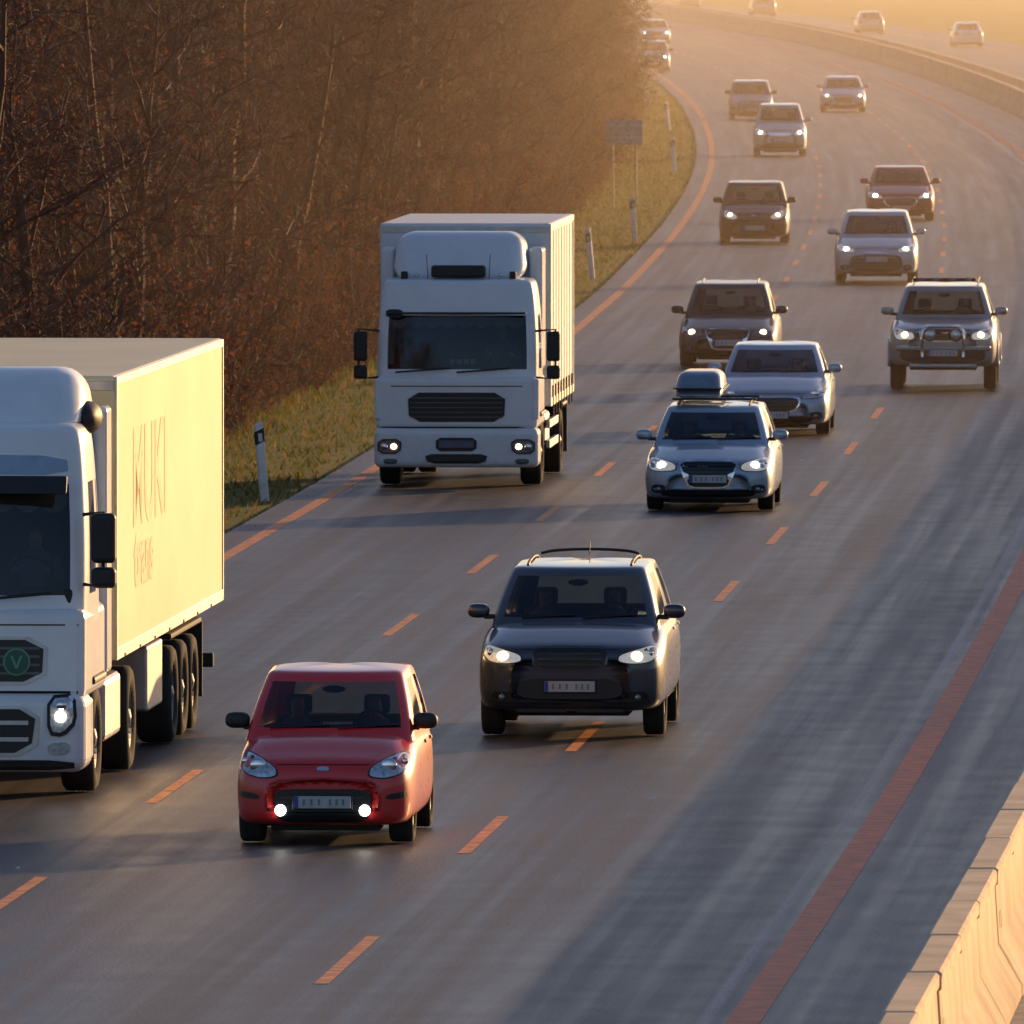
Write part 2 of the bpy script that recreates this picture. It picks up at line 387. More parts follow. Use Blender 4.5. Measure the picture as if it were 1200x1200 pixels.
def car(name, xpx, ypx, kind, pm, lit='none', yaw=0, rear=False, extras=(), folk=0, fog=False, darklamp=False, **ov):
    p = dict(T[kind]); p.update(ov)
    X, D = place(xpx, ypx)
    rz = -math.atan(SL(D)) + yaw
    root = empty(name, (X, D, 0.006), rz + (math.pi if rear else 0))
    MM = {'GRL': GRL, 'BLK': BLK, 'CHR': CHR, 'BODY': pm}
    L, W, H, fo, r = p['L'], p['W'], p['H'], p['fo'], p['r']; W2 = W / 2
    b = body('body', root, pm, p)
    yfb = p['hl'] - .10 - fo; yrb = L - fo - p['rb']
    cb = cabin('cabin', root, pm, W2 * p.get('cw', .91), W2 * p.get('ct', .72), yfb, yfb + p['ws'], yrb, L - fo - p['rt'], p['zc'] - .05, p['zbelt'] - .05, H - .055, H - .03, g0=.10, g1=.92, qb=.45 if kind != 'sedan' else .62, qt=.28)
    bv = bvh_of(b); bc = bvh_of(cb)
    for s, n in ((1, 'left'), (-1, 'right')):
        for k, yy in (('front', 0), ('rear', p['wb'])): wheel('wheel_%s_%s' % (k, n), s * (W2 - .125), yy, r, .215, root, s)
        lm = LENSD if darklamp else (LENSL if lit != 'none' else LENS)
        patch('headlight_rim_' + n, [(s * (x * 1.0 + (x - p['lc'][0]) * .10), z + (z - p['lc'][1]) * .12) for x, z in p['lamp']], bv, BLK, root, .006)
        patch('headlight_' + n, [(s * x, z) for x, z in p['lamp']], bv, lm, root, .014)
        lx, lz = p['lc']; h, _ = hit(bv, s * lx, lz, 'front')
        if h:
            if lit != 'none': ellip('lamp_' + n, (s * lx, h.y - .012, lz), (.062, .03, .052), WL if lit == 'white' else YL, root)
            else: ellip('lamp_' + n, (s * lx, h.y - .006, lz), (.075, .02, .065), CHR, root)
            ellip('turn_lamp_' + n, (s * (lx + .13), (hit(bv, s * (lx + .13), lz + .03, 'front')[0] or h).y - .008, lz + .03), (.035, .014, .035), CHR, root)
        fz = p['gc'] + .155
        h, _ = hit(bv, s * (.38 if kind == 'hatch' else .70), fz, 'front')
        if h and kind != 'offroad':
            fx = .385 if kind == 'hatch' else .70
            if kind != 'hatch': patch('fog_recess_' + n, [(s * (fx - .1), fz + .06), (s * (fx + .1), fz + .07), (s * (fx + .11), fz - .05), (s * (fx - .09), fz - .06)], bv, GRL, root, .007)
            else: patch('side_slot_' + n, [(s * .58, .47), (s * .77, .50), (s * .77, .44), (s * .58, .42)], bv, GRL, root, .007)
            ellip('fog_lamp_' + n, (s * fx, h.y - .012, fz), (.052, .03, .052) if fog else (.035, .015, .035), WL if fog else LENSD, root)
        # door mirror
        mz = p['zc'] + .09; my = yfb + .42
        ellip('mirror_' + n, (s * (W2 + .055), my, mz), (.115, .075, .075), BLK if kind == 'hatch' else pm, root, 16, .7)
        rbox('mirror_arm_' + n, min(s * (W2 - .13), s * (W2 + .0)), max(s * (W2 - .13), s * (W2 + .0)), my - .025, my + .03, mz - .085, mz - .035, .01, BLK, root)
        # side trim: door gaps, handles, sill
        sd = 'right' if s > 0 else 'left'
        for yy in (yfb + .50, (yfb + yrb) / 2 + .12, yrb - .62):
            patch('door_gap_' + n, [(yy, p['zc'] - .10), (yy + .012, p['zc'] - .10), (yy + .012, p['gc'] + .10), (yy, p['gc'] + .10)], bv, GRL, root, .002, sd, .2, .004, 0)
        for yy in ((yfb + yrb) / 2 - .10, yrb - .80):
            patch('handle_' + n, [(yy, p['zc'] - .13), (yy + .18, p['zc'] - .13), (yy + .18, p['zc'] - .16), (yy, p['zc'] - .16)], bv, CHR if kind != 'hatch' else pm, root, .02, sd, .2, .02, 0)
        patch('sill_' + n, [(r + .1, p['gc'] + .09), (p['wb'] - r - .1, p['gc'] + .09), (p['wb'] - r - .1, p['gc'] + .01), (r + .1, p['gc'] + .01)], bv, BLK, root, .006, sd, .3, .01, 0)
        # tail lamps
        patch('tail_light_' + n, [(s * W2 * .60, p['zbelt'] - .14), (s * W2 * .92, p['zbelt'] - .10), (s * W2 * .93, p['zbelt'] - .30), (s * W2 * .64, p['zbelt'] - .28)], bv, RED, root, .01, 'rear')
        # bonnet shut line
        a, c2 = p['lamp'][1], p['lamp'][2]
        patch('bonnet_gap_' + n, [(s * (a[0] - .03), a[1] + .02), (s * (a[0] - .018), a[1] + .02), (s * (W2 * .78), p['zc'] - .05), (s * (W2 * .78 + .012), p['zc'] - .05)], bv, GRL, root, .002, 'front', .05, .004, 0)
    for nm, ol, mk in p['parts']:
        o = {'grille_bar': .03, 'grille': .016, 'grille_lower': .016}.get(nm, .009)
        patch(nm, ol, bv, MM[mk], root, o, sm=1)
        if mk == 'GRL' and nm in ('grille', 'upper_grille', 'lower_grille'):
            zs = [z for x, z in ol]; xm = max(x for x, z in ol); z0, z1 = min(zs), max(zs); nb = 4
            for i in range(1, nb):
                zz = z0 + (z1 - z0) * i / nb
                w = xm * .84
                patch('grille_slat', [(-w, zz + .007), (w, zz + .007), (w, zz - .007), (-w, zz - .007)], bv, mat('slat', (.06, .06, .065), .35, .6), root, o + .006, 'front', .08, .01, 0)
    patch('bonnet_lip_gap', [(-p['lamp'][1][0] + .02, p['zn'] - .075), (p['lamp'][1][0] - .02, p['zn'] - .075), (p['lamp'][1][0] - .02, p['zn'] - .085), (-p['lamp'][1][0] + .02, p['zn'] - .085)], bv, GRL, root, .002, 'front', .06, .004, 0)
    pz = p['plate']; h, _ = hit(bv, 0, pz, 'front')
    if h:
        yy = h.y - .045
        rbox('number_plate', -.26, .26, yy, yy + .03, pz - .056, pz + .056, .006, PLT, root, seg=1)
        rbox('plate_holder', -.275, .275, yy + .006, yy + .045, pz - .068, pz + .066, .006, BLK, root, seg=1)
        rbox('plate_band', -.258, -.22, yy - .003, yy + .01, pz - .054, pz + .054, 0, PBL, root)
        for i, xx in enumerate((-.17, -.10, -.03, .07, .13, .19)):
            rbox('plate_character_%d' % i, xx - .010, xx + .010, yy - .003, yy + .01, pz - .028, pz + .028, 0, mat('plate_ink', (.20, .20, .21), .6), root, fn=None)
    h, _ = hit(bv, 0, p['zbelt'] - .22, 'rear')
    if h: rbox('rear_plate', -.26, .26, h.y - .01, h.y + .02, p['zbelt'] - .28, p['zbelt'] - .17, .005, PLT, root, seg=1)
    # underbody and interior
    rbox('underbody', -W2 * .62, W2 * .62, -fo + .35, L - fo - .3, p['gc'] - .05, p['gc'] + .06, .02, BLK, root)
    rbox('dashboard', -W2 * .78, W2 * .78, yfb + .34, yfb + .62, p['zc'] - .08, p['zc'] + .045, .03, INT, root)
    ys = yfb + p['ws'] + .42
    for s in (1, -1):
        rbox('seat_back', s * .36 - .22, s * .36 + .22, ys, ys + .14, p['zc'] - .2, H - .46, .06, SEAT, root)
        rbox('headrest', s * .36 - .12, s * .36 + .12, ys + .02, ys + .12, H - .45, H - .27, .04, SEAT, root)
    rbox('rear_seat', -.55, .55, ys + .85, ys + 1.0, p['zc'] - .2, H - .50, .06, SEAT, root)
    bm = [((math.cos(t) * .18) + .36, yfb + .74 - math.sin(t) * .06, p['zc'] + .0 + math.sin(t) * .17) for t in [2 * math.pi * i / 16 for i in range(17)]]
    tube('steering_wheel', bm, .014, INT, root)
    ellip('rear_view_mirror', (0, yfb + p['ws'] - .03, H - .20), (.11, .02, .035), INT, root)
    for i in range(folk): person('driver' if i == 0 else 'passenger', root, (.36 if i == 0 else -.36, ys - .14, H - .97), .98)
    # wipers
    for xx in (-.55, .08):
        P = []
        for t in (0, .5, 1):
            h, _ = hit(bc, xx + t * .55, p['zc'] + .035 + t * .03, 'front')
            if h: P.append(h + Vector((0, -.02, 0)))
        if len(P) > 1: tube('wiper', P, .009, GRL, root, 4)
    # extras
    yr0 = yfb + p['ws'] + .25; yr1 = L - fo - p['rt'] - .25
    if 'rails' in extras:
        for s in (1, -1):
            P = []
            for i in range(13):
                t = i / 12; y = yr0 + (yr1 - yr0) * t; h, _ = hit(bc, s * W2 * .56, y, 'top')
                z = h.z if h else H - .03
                P.append((s * W2 * .56, y, z + .022 * min(1, math.sin(math.pi * t) * 2.2)))
            tube('roof_rail', P, .016, CHR if 'chrome_rails' in extras else BLK, root)
    if 'crossbar' in extras:
        tube('roof_spoiler_bar', [(-W2 * .54 + W2 * 1.08 * i / 10, yr1 + .1, H + .005 + .045 * math.sin(math.pi * i / 10) ** .5) for i in range(11)], .016, BLK, root)
    if 'bars' in extras:
        for y in (yr0 + .15, yr1 - .45): rbox('roof_bar', -W2 * .66, W2 * .66, y - .02, y + .03, H + .035, H + .065, .01, BLK, root)
    if 'roof_box' in extras:
        o = rbox('roof_box', -.36, .36, yr0 - .05, yr1 + .05, H + .07, H + .44, 0, mat('roof_box_plastic', (.20, .24, .30), .3, .3, .8), root,
                 fn=lambda x, y, z: (x * (.84 if z > H + .2 else 1) - .22, y + (.42 if (y < yr0 + .3 and z > H + .2) else 0) - (.2 if (y > yr0 + .3 and z > H + .2) else 0), z))
        md = o.modifiers.new('b', 'BEVEL'); md.width = .12; md.segments = 6; md.limit_method = 'NONE'; bake(o)
        for q in o.data.polygons: q.use_smooth = True
        rbox('roof_box_seam', -.583, .143, yr0 - .05, yr1 + .05, H + .195, H + .21, .004, BLK, root)
    if 'antenna' in extras: tube('antenna', [(0.0, yr1 - .1 if kind != 'hatch' else yr0, H + .0), (0.0, yr1 + .05 if kind != 'hatch' else yr0 + .1, H + .13)], .005, BLK, root)
    if 'offroad' in extras:
        for s in (1, -1):
            h, _ = hit(bv, s * .22, .98, 'front'); y = h.y - .14
            ellip('spot_lamp_housing', (s * .23, y + .04, .98), (.12, .07, .12), BLK, root)
            ellip('spot_lamp', (s * .23, y - .01, .98), (.095, .04, .095), LENS, root)
            tube('bull_bar_side', [(s * .36, y + .12, .60), (s * .37, y, .80), (s * .35, y, 1.06), (s * .28, y + .02, 1.13)], .028, CHR, root, 8)
        tube('bull_bar_top', [(-.30, y + .02, 1.13), (0, y, 1.135), (.30, y + .02, 1.13)], .028, CHR, root, 8)
        rbox('bumper', -.84, .84, -fo - .05, -fo + .15, .70, .79, .03, pm, root)
        rbox('bumper_guard', -.60, .60, -fo - .03, -fo + .15, .40, .47, .03, ALU_, root)
        rbox('roof_light_bar', -.56, .56, yr0 - .1, yr0, H + .035, H + .10, .02, BLK, root)
        for i in range(4): ellip('roof_lamp', (-.42 + .28 * i, yr0 - .12, H + .075), (.06, .03, .035), LENSD, root)
        for s in (1, -1):
            tube('roof_rack_side', [(s * .58, yr0 - .1, H + .03), (s * .58, yr1, H + .06)], .015, BLK, root)
            for yy in (0, p['wb']):
                P = [(s * (W2 + .0), yy + math.cos(a) * (r + .08), r + .01 + math.sin(a) * (r + .08)) for a in [math.pi * i / 12 for i in range(13)]]
                tube('wheel_flare', P, .035, pm, root, 6)
    return root
ALU_ = mat('aluminium', (.45, .45, .46), .4, .8)
red = paint('red', (.68, .008, .012), 0, .28, .6); slate = paint('slate', (.036, .045, .070), .5)
silver = paint('silver', (.34, .41, .50), .6, .32); silver2 = paint('silver_pale', (.44, .46, .48), .5, .35)
black = paint('black', (.008, .008, .011), .2, .3, .6); maroon = paint('maroon', (.30, .010, .012), .1, .3, .6); white = paint('white', (.72, .72, .70), 0, .3)
gunm = paint('gunmetal', (.30, .31, .32), .6); dkred = paint('darkplum', (.035, .005, .010), .2, .3, .6)
car('red_hatchback_car', 384, 988, 'hatch', red, fog=True, folk=2)
car('dark_suv', 673, 862, 'suv', slate, 'warm', folk=2, extras=('rails', 'antenna', 'crossbar'))
car('silver_estate_car', 833, 598, 'wagon', silver, 'white', folk=2, extras=('rails', 'bars', 'roof_box'))
car('silver_saloon_car', 907, 509, 'sedan', silver, folk=1)
car('black_estate_car', 854, 430, 'wagon', black, 'warm', extras=('rails', 'chrome_rails'), darklamp=True, folk=1, H=1.56, gc=.2)
car('silver_offroad_vehicle', 1106, 456, 'offroad', gunm, 'warm', extras=('offroad',), folk=1)
car('silver_crossover_car', 1027, 332, 'crossover', silver2, 'white', folk=1)
car('maroon_saloon_car', 1055, 258, 'sedan', maroon, 'white', yaw=.01)
car('dark_hatchback_car', 884, 285, 'hatch', dkred, 'warm', W=1.76, L=4.2, wb=2.6, fo=.8)
car('silver_minivan', 914, 183, 'minivan', silver2, 'white')
car('grey_hatchback_car', 880, 140, 'hatch', gunm, W=1.74, L=4.2, wb=2.6, fo=.8)
car('silver_saloon_car', 988, 131, 'sedan', silver2, 'warm')
car('silver_hatchback_car', 765, 83, 'hatch', silver2, 'white', W=1.76, L=4.2, wb=2.6, fo=.8)
car('silver_estate_car', 768, 51, 'wagon', silver2, 'white')
car('white_saloon_car', 1131, 54, 'sedan', white, rear=True)
car('silver_estate_car', 1017, 39, 'wagon', silver2, rear=True)
car('grey_crossover_car', 892, 19, 'crossover', gunm, rear=True)
car('grey_hatchback_car', 806, 9, 'hatch', gunm, rear=True, W=1.74, L=4.2, wb=2.6)

# ------------------------------------------------------------ trucks
WT = mat('truck_white', (.74, .77, .80), .35, 0, .5, .05, 2., dirt=.5)
TW = mat('tarpaulin_white', (.74, .74, .74), .5, 0, 0, .07, 1.2, (1, 1, .3), bump=.25, dirt=.35)
TS = mat('trailer_side_sun_tint', (.86, .72, .40), .42, 0, .2, .08, .8, (1, .5, 1), dirt=.5)  # white trailer; the low sun's yellow is painted into its base colour
ALU = ALU_
CHS = mat('chassis_black', (.02, .018, .017), .7, dirt=.5)
def truck_box(root, x, y0, y1, z0, z1, side, top, name):
    rbox(name, -x, x, y0, y1, z0, z1, .035, side, root)
    for s in (1, -1):
        xx = s * x
        for zz, hh in ((z1 - .09, .10), (z0 + .0, .14)):
            rbox(name + '_rail', xx - .012, xx + .012, y0 + .03, y1 - .03, zz, zz + hh - .02, .004, ALU, root)
        for yy in (y0 + .02, y1 - .10):
            rbox(name + '_corner_post', xx - .014, xx + .014, yy, yy + .08, z0 + .02, z1 - .02, .004, ALU, root)
    rbox(name + '_front_frame', -x + .02, x - .02, y0 - .012, y0 + .01, z1 - .14, z1 - .05, .004, ALU, root)
def mirror_arm(root, s, x0, x1, y, zlo, zhi, m=BLK):
    tube('mirror_bracket', [(s * x0, y + .1, zhi), (s * (x1 - .05), y, zhi + .03), (s * (x1 - .05), y, zlo - .02), (s * x0, y + .1, zlo)], .02, m, root)
# --- rigid box lorry
X, D = place(541, 568)
r = empty('white_box_lorry', (X, D, .006), -math.atan(SL(D)))
yf = -1.38
cl = rbox('cab_lower', -1.19, 1.19, yf, .75, .86, 1.63, .07, WT, r)
bp = rbox('bumper', -1.21, 1.21, yf - .10, -.72, .30, .88, .09, WT, r, seg=4)
cb = cabin('cab', r, WT, 1.19, 1.12, yf + .02, yf + .24, .75, .72, 1.60, 1.60, 3.02, 3.04, g0=.06, g1=.64, k=.12, yB=-.2, crown=.06, rg=False, qb=.5, qt=.5, pil=.92)
bl = bvh_of(cl, bp, cb)
rbox('cab_visor_line', -1.02, 1.02, yf + .06, yf + .14, 2.55, 2.58, .008, GRL, r)
df = rbox('roof_deflector', -1.0, 1.0, yf + .55, .70, 3.03, 3.74, 0, WT, r, fn=lambda x, y, z: (x * (.93 if z > 3.4 else 1), y + (.55 if (z > 3.4 and y < 0) else 0), z))
md = df.modifiers.new('b', 'BEVEL'); md.width = .24; md.segments = 7; md.limit_method = 'NONE'; bake(df); [setattr(q, 'use_smooth', True) for q in df.data.polygons]
for s in (1, -1):
    q = rbox('side_deflector', min(s * 1.0, s * 1.2), max(s * 1.0, s * 1.2), .0, .92, 1.7, 3.5, .05, WT, r)
    rbox('roof_lamp_post', s * .80 - .05, s * .80 + .05, yf + .50, yf + .60, 3.05, 3.17, .02, BLK, r)
    tube('horn', [(s * .62, yf + .60, 3.12), (s * .62, yf + .42, 3.12)], .03, CHR, r)
    tube('roof_antenna', [(s * .45, yf + .5, 3.05), (s * .47, yf + .48, 3.42)], .007, BLK, r, 4)
    patch('headlamp_surround', [(s * .80, .72), (s * 1.16, .72), (s * 1.16, .50), (s * .82, .50)], bl, BLK, r, .012, sm=1)
    patch('headlamp', [(s * .82, .70), (s * 1.14, .70), (s * 1.14, .52), (s * .84, .52)], bl, LENSD, r, .02, sm=1)
    h, _ = hit(bl, s * .92, .61, 'front'); ellip('headlamp_bulb', (s * .92, h.y - .012, .61), (.05, .03, .045), YL, r)
    ellip('headlamp_bulb_outer', (s * 1.06, h.y - .005, .61), (.06, .03, .06), CHR, r)
    patch('fog_lamp', [(s * .86, .43), (s * 1.08, .43), (s * 1.06, .35), (s * .88, .35)], bl, LENSD, r, .012, sm=1)
    patch('door_edge', [(yf + .22, 1.55), (yf + .235, 1.55), (yf + .235, .95), (yf + .22, .95)], bl, GRL, r, .003, 'right' if s > 0 else 'left', .3, .004, 0)
    mirror_arm(r, s, 1.15, 1.50, yf + .10, 1.62, 2.30)
    rbox('mirror_large', s * 1.42 - .10, s * 1.42 + .10, yf + .02, yf + .14, 1.86, 2.30, .04, BLK, r)
    rbox('mirror_small', s * 1.42 - .10, s * 1.42 + .10, yf + .02, yf + .14, 1.60, 1.80, .04, BLK, r)
    rbox('corner_vane', s * 1.16 - .05, s * 1.16 + .05, yf - .02, yf + .10, 1.0, 1.6, .03, WT, r)
    wheel('wheel_front', s * 1.04, 0, .49, .30, r, s, True)
    for dx in (0, -.33): wheel('wheel_rear', s * (1.10 + dx), 4.9, .49, .28, r, s, True)
    rbox('mudguard_front', s * 1.06 - .16, s * 1.06 + .16, -.62, .62, 1.02, 1.10, .03, BLK, r)
    rbox('side_guard_lower', s * 1.20 - .03, s * 1.20 + .03, 1.6, 4.2, .48, .60, .01, ALU, r)
    rbox('side_guard_upper', s * 1.20 - .03, s * 1.20 + .03, 1.6, 4.2, .78, .90, .01, ALU, r)
    rbox('mudguard_rear', s * 1.08 - .22, s * 1.08 + .22, 4.3, 5.5, 1.02, 1.08, .02, BLK, r)
    rbox('mud_flap', s * 1.08 - .22, s * 1.08 + .22, 5.48, 5.51, .3, 1.02, .003, BLK, r)
patch('mirror_front', [(-1.05, 2.62), (-.80, 2.62), (-.80, 2.50), (-1.05, 2.50)], bl, BLK, r, .12, sm=1)
patch('radiator_grille', fs([(0, 1.40), (.72, 1.40), (.70, .97), (0, .97)]), bl, GRL, r, .012, sm=1)
for i in range(1, 6): patch('grille_slat', [(-.68, .97 + i * .07 + .008), (.68, .97 + i * .07 + .008), (.68, .97 + i * .07 - .008), (-.68, .97 + i * .07 - .008)], bl, mat('slat2', (.10, .10, .11), .4, .5), r, .022, 'front', .3, .01, 0)
patch('panel_gap', [(-1.15, 1.50), (1.15, 1.50), (1.15, 1.485), (-1.15, 1.485)], bl, GRL, r, .003, 'front', .3, .004, 0)
patch('bumper_gap', [(-1.15, .90), (1.15, .90), (1.15, .875), (-1.15, .875)], bl, GRL, r, .004, 'front', .3, .004, 0)
patch('bumper_intake', fs([(0, .50), (.47, .50), (.42, .36), (0, .36)]), bl, GRL, r, .012, sm=1)
patch('plate_recess', fs([(0, .74), (.30, .74), (.30, .54), (0, .54)]), bl, BLK, r, .010, sm=1)
h, _ = hit(bl, 0, .64, 'front'); rbox('number_plate', -.26, .26, h.y - .03, h.y - .012, .59, .70, .004, mat('plate_dirty', (.10, .10, .15), .5), r)
rbox('horn_unit', -.40, .40, yf + .42, yf + .6, 3.08, 3.26, .04, BLK, r)
for xx in (-.9, 0.0): tube('wiper', [(xx, yf - .045, 1.70), (xx + .8, yf - .03, 1.76)], .015, GRL, r, 5)
rbox('dashboard', -1.05, 1.05, yf + .15, yf + .45, 1.4, 1.80, .05, INT, r)
for s in (1, -1):
    rbox('seat_back', s * .6 - .25, s * .6 + .25, .05, .2, 1.5, 2.35, .08, SEAT, r); rbox('headrest', s * .6 - .14, s * .6 + .14, .06, .18, 2.36, 2.55, .05, SEAT, r)
rbox('sleeper_wall', -1.05, 1.05, .55, .62, 1.6, 2.9, .02, INT, r)
V = []; F = []
for i in range(41):
    x = -.98 + 1.96 * i / 40; V += [(x, yf + .30, 2.50), (x, yf + .30, 2.40 - .06 * abs(math.sin(i * math.pi / 5)))]
for i in range(40): F.append((2 * i, 2 * i + 1, 2 * i + 3, 2 * i + 2))
mobj('curtain_valance', V, F, mat('valance', (.35, .28, .24), .9), r)
for i in range(4): rbox('windscreen_paper_%d' % i, -.10 + .10 * i, -.03 + .10 * i, yf + .13, yf + .135, 1.82, 1.89, 0, mat('paper', (.5, .55, .6), .8), r)
person('driver', r, (.6, -.08, 1.62), 1.0)
truck_box(r, 1.26, 1.02, 8.3, 1.12, 3.84, TW, TW, 'cargo_box')
for i in range(8):   # tarpaulin straps and folds on sides
    for s in (1, -1): rbox('tarpaulin_strap', s * 1.275 - .012, s * 1.275 + .012, 1.6 + i * .85, 1.65 + i * .85, .98, 1.42, .003, CHS, r)
    for s in (1, -1): rbox('tarpaulin_post', s * 1.262 - .01, s * 1.262 + .01, 1.9 + i * .85, 1.96 + i * .85, 1.3, 3.72, .004, TW, r)
rbox('chassis', -.42, .42, -.9, 8.1, .75, 1.0, .02, CHS, r); rbox('axle_beam', -.95, .95, -.08, .08, .38, .55, .03, CHS, r)
rbox('fuel_tank', .65, 1.15, 1.9, 3.1, .5, 1.02, .08, ALU, r); rbox('battery_box', -1.15, -.65, 1.9, 2.9, .5, 1.02, .04, CHS, r)
rbox('engine_block', -.6, .6, -1.2, .6, .45, .86, .05, CHS, r)

# --- articulated lorry
X, D = place(-33, 928)
r = empty('white_articulated_lorry', (X, D, .006), -math.atan(SL(D)))
yf = -1.38
cl = rbox('cab_lower', -1.22, 1.22, yf, .95, .95, 1.82, .09, WT, r, fn=lambda x, y, z: (x, y - (.05 if (z < 1.2 and y < 0) else 0), z))
bp = rbox('bumper', -1.23, 1.23, yf - .13, -.70, .26, 1.02, .13, WT, r, seg=5)
cb = cabin('cab', r, WT, 1.21, 1.14, yf + .03, yf + .36, .95, .93, 1.78, 1.78, 3.52, 3.56, g0=.05, g1=.71, k=.20, yB=-.1, crown=.10, rg=False, qb=.75, qt=.75, pil=.93)
bl = bvh_of(cl, bp, cb)
rbox('sun_visor', -1.04, 1.04, yf + .03, yf + .10, 2.93, 3.10, .02, BLK, r, fn=lambda x, y, z: (x, y - (.10 if z < 3 else 0), z))
patch('roof_window', fs([(0, 3.30), (1.0, 3.28), (1.02, 3.10), (0, 3.12)]), bl, mat('roof_panel_blue', (.25, .33, .42), .15, .3, .8), r, .012, sm=1)
df = rbox('roof_deflector', -1.16, 1.16, yf + .62, .9, 3.50, 4.10, 0, WT, r, fn=lambda x, y, z: (x * (.90 if z > 3.8 else 1), y + (.75 if (z > 3.8 and y < 0) else 0), z))
md = df.modifiers.new('b', 'BEVEL'); md.width = .25; md.segments = 7; md.limit_method = 'NONE'; bake(df); [setattr(q, 'use_smooth', True) for q in df.data.polygons]
patch('upper_grille_frame', fs([(0, 1.56), (.86, 1.56), (.84, 1.10), (0, 1.10)]), bl, ALU, r, .010, sm=1)
patch('upper_grille', fs([(0, 1.53), (.82, 1.53), (.80, 1.13), (0, 1.13)]), bl, GRL, r, .02, sm=1)
for i in range(1, 5): patch('grille_slat', [(-.78, 1.13 + i * .08 + .012), (.78, 1.13 + i * .08 + .012), (.78, 1.13 + i * .08 - .012), (-.78, 1.13 + i * .08 - .012)], bl, mat('slat2', (.10, .10, .11), .4), r, .03, 'front', .3, .01, 0)
GB = mat('badge_green', (.02, .10, .06), .5); BLT = mat('badge_light', (.12, .30, .19), .5)
def ringp(c, rr): return [(c[0] + rr * math.cos(a), c[1] + rr * math.sin(a)) for a in [2 * math.pi * i / 20 for i in range(20)]]
patch('badge_disc', ringp((.56, 1.32), .115), bl, GB, r, .045, sm=0)
patch('badge_rim', ringp((.56, 1.32), .132), bl, BLT, r, .038, sm=0)
patch('badge_letter', [(.50, 1.38), (.525, 1.38), (.56, 1.29), (.595, 1.38), (.62, 1.38), (.57, 1.255), (.55, 1.255)], bl, BLT, r, .052, sm=0)
patch('lower_grille_frame', fs([(0, .90), (.80, .90), (.76, .42), (0, .42)]), bl, ALU, r, .012, sm=1)
patch('lower_grille', fs([(0, .87), (.76, .87), (.70, .45), (0, .45)]), bl, GRL, r, .02, sm=1)
for zz in (.58, .74): patch('lower_slat', [(-.68, zz + .02), (.68, zz + .02), (.68, zz - .02), (-.68, zz - .02)], bl, ALU, r, .03, 'front', .3, .01, 0)
patch('panel_gap', [(-1.15, 1.68), (1.15, 1.68), (1.15, 1.665), (-1.15, 1.665)], bl, GRL, r, .003, 'front', .3, .004, 0)
patch('bumper_gap', [(-1.15, 1.04), (1.15, 1.04), (1.15, 1.015), (-1.15, 1.015)], bl, GRL, r, .004, 'front', .3, .004, 0)
patch('bumper_skirt', fs([(0, .38), (1.12, .38), (1.12, .28), (0, .28)]), bl, BLK, r, .01, sm=1)
for s in (1, -1):
    patch('headlamp_surround', [(s * .86, 1.0), (s * 1.13, 1.02), (s * 1.15, .74), (s * 1.02, .60), (s * .86, .62)], bl, BLK, r, .012, sm=1)
    patch('headlamp', [(s * .89, .97), (s * 1.10, .99), (s * 1.12, .76), (s * 1.0, .64), (s * .89, .66)], bl, LENS, r, .022, sm=1)
    h, _ = hit(bl, s * .97, .82, 'front'); ellip('headlamp_bulb', (s * .99, h.y - .03, .80), (.055, .03, .055), WL, r)
    ellip('headlamp_upper', (s * 1.0, h.y - .012, .91), (.055, .03, .05), CHR, r)
    patch('fog_lamp', [(s * .86, .54), (s * 1.08, .56), (s * 1.06, .44), (s * .88, .43)], bl, LENS, r, .016, sm=1)
    mirror_arm(r, s, 1.17, 1.42, yf + .22, 2.05, 2.72)
    rbox('mirror_large', s * 1.38 - .12, s * 1.38 + .12, yf + .10, yf + .26, 2.26, 2.74, .05, BLK, r)
    rbox('mirror_small', s * 1.38 - .12, s * 1.38 + .12, yf + .10, yf + .26, 2.02, 2.22, .05, BLK, r)
    rbox('side_deflector', min(s * 1.10, s * 1.25), max(s * 1.10, s * 1.25), .75, 1.25, 1.1, 3.7, .05, WT, r)
    ellip('air_intake', (s * 1.12, .05, 3.62), (.14, .38, .16), BLK, r)
    wheel('wheel_front', s * 1.05, 0, .52, .32, r, s, True)
    rbox('wheel_arch_front', s * 1.08 - .17, s * 1.08 + .17, -.64, .64, 1.06, 1.14, .03, BLK, r)
    rbox('cab_step', s * 1.14 - .09, s * 1.14 + .09, -.95, -.66, .35, .95, .04, WT, r)
    rbox('tank', s * 1.0 - .22, s * 1.0 + .22, .9, 2.6, .42, 1.05, .07, ALU, r)
    for dx in (0, -.34): wheel('wheel_drive', s * (1.08 + dx), 3.75, .52, .30, r, s, True)
    for yy in (8.9, 10.2, 11.5): wheel('wheel_trailer', s * 1.06, yy, .50, .36, r, s, True)
    rbox('pallet_box', s * 1.0 - .24, s * 1.0 + .24, 5.6, 7.4, .48, 1.14, .03, ALU if s > 0 else CHS, r)
    rbox('trailer_mudguard', s * 1.06 - .2, s * 1.06 + .2, 8.3, 12.2, 1.08, 1.14, .02, CHS, r)
    rbox('trailer_mud_flap', s * 1.06 - .2, s * 1.06 + .2, 12.3, 12.33, .3, 1.08, .003, BLK, r)
    for i in range(7): rbox('side_marker', s * 1.29 - .012, s * 1.29 + .012, 2.2 + i * 1.8, 2.3 + i * 1.8, 1.20, 1.24, .003, AMB, r)
for xx in (-1.0, 0.05): tube('wiper', [(xx, yf - .045, 1.90), (xx + .85, yf - .02, 1.98)], .016, GRL, r, 5)
rbox('dashboard', -1.08, 1.08, yf + .20, yf + .55, 1.6, 2.02, .05, INT, r)
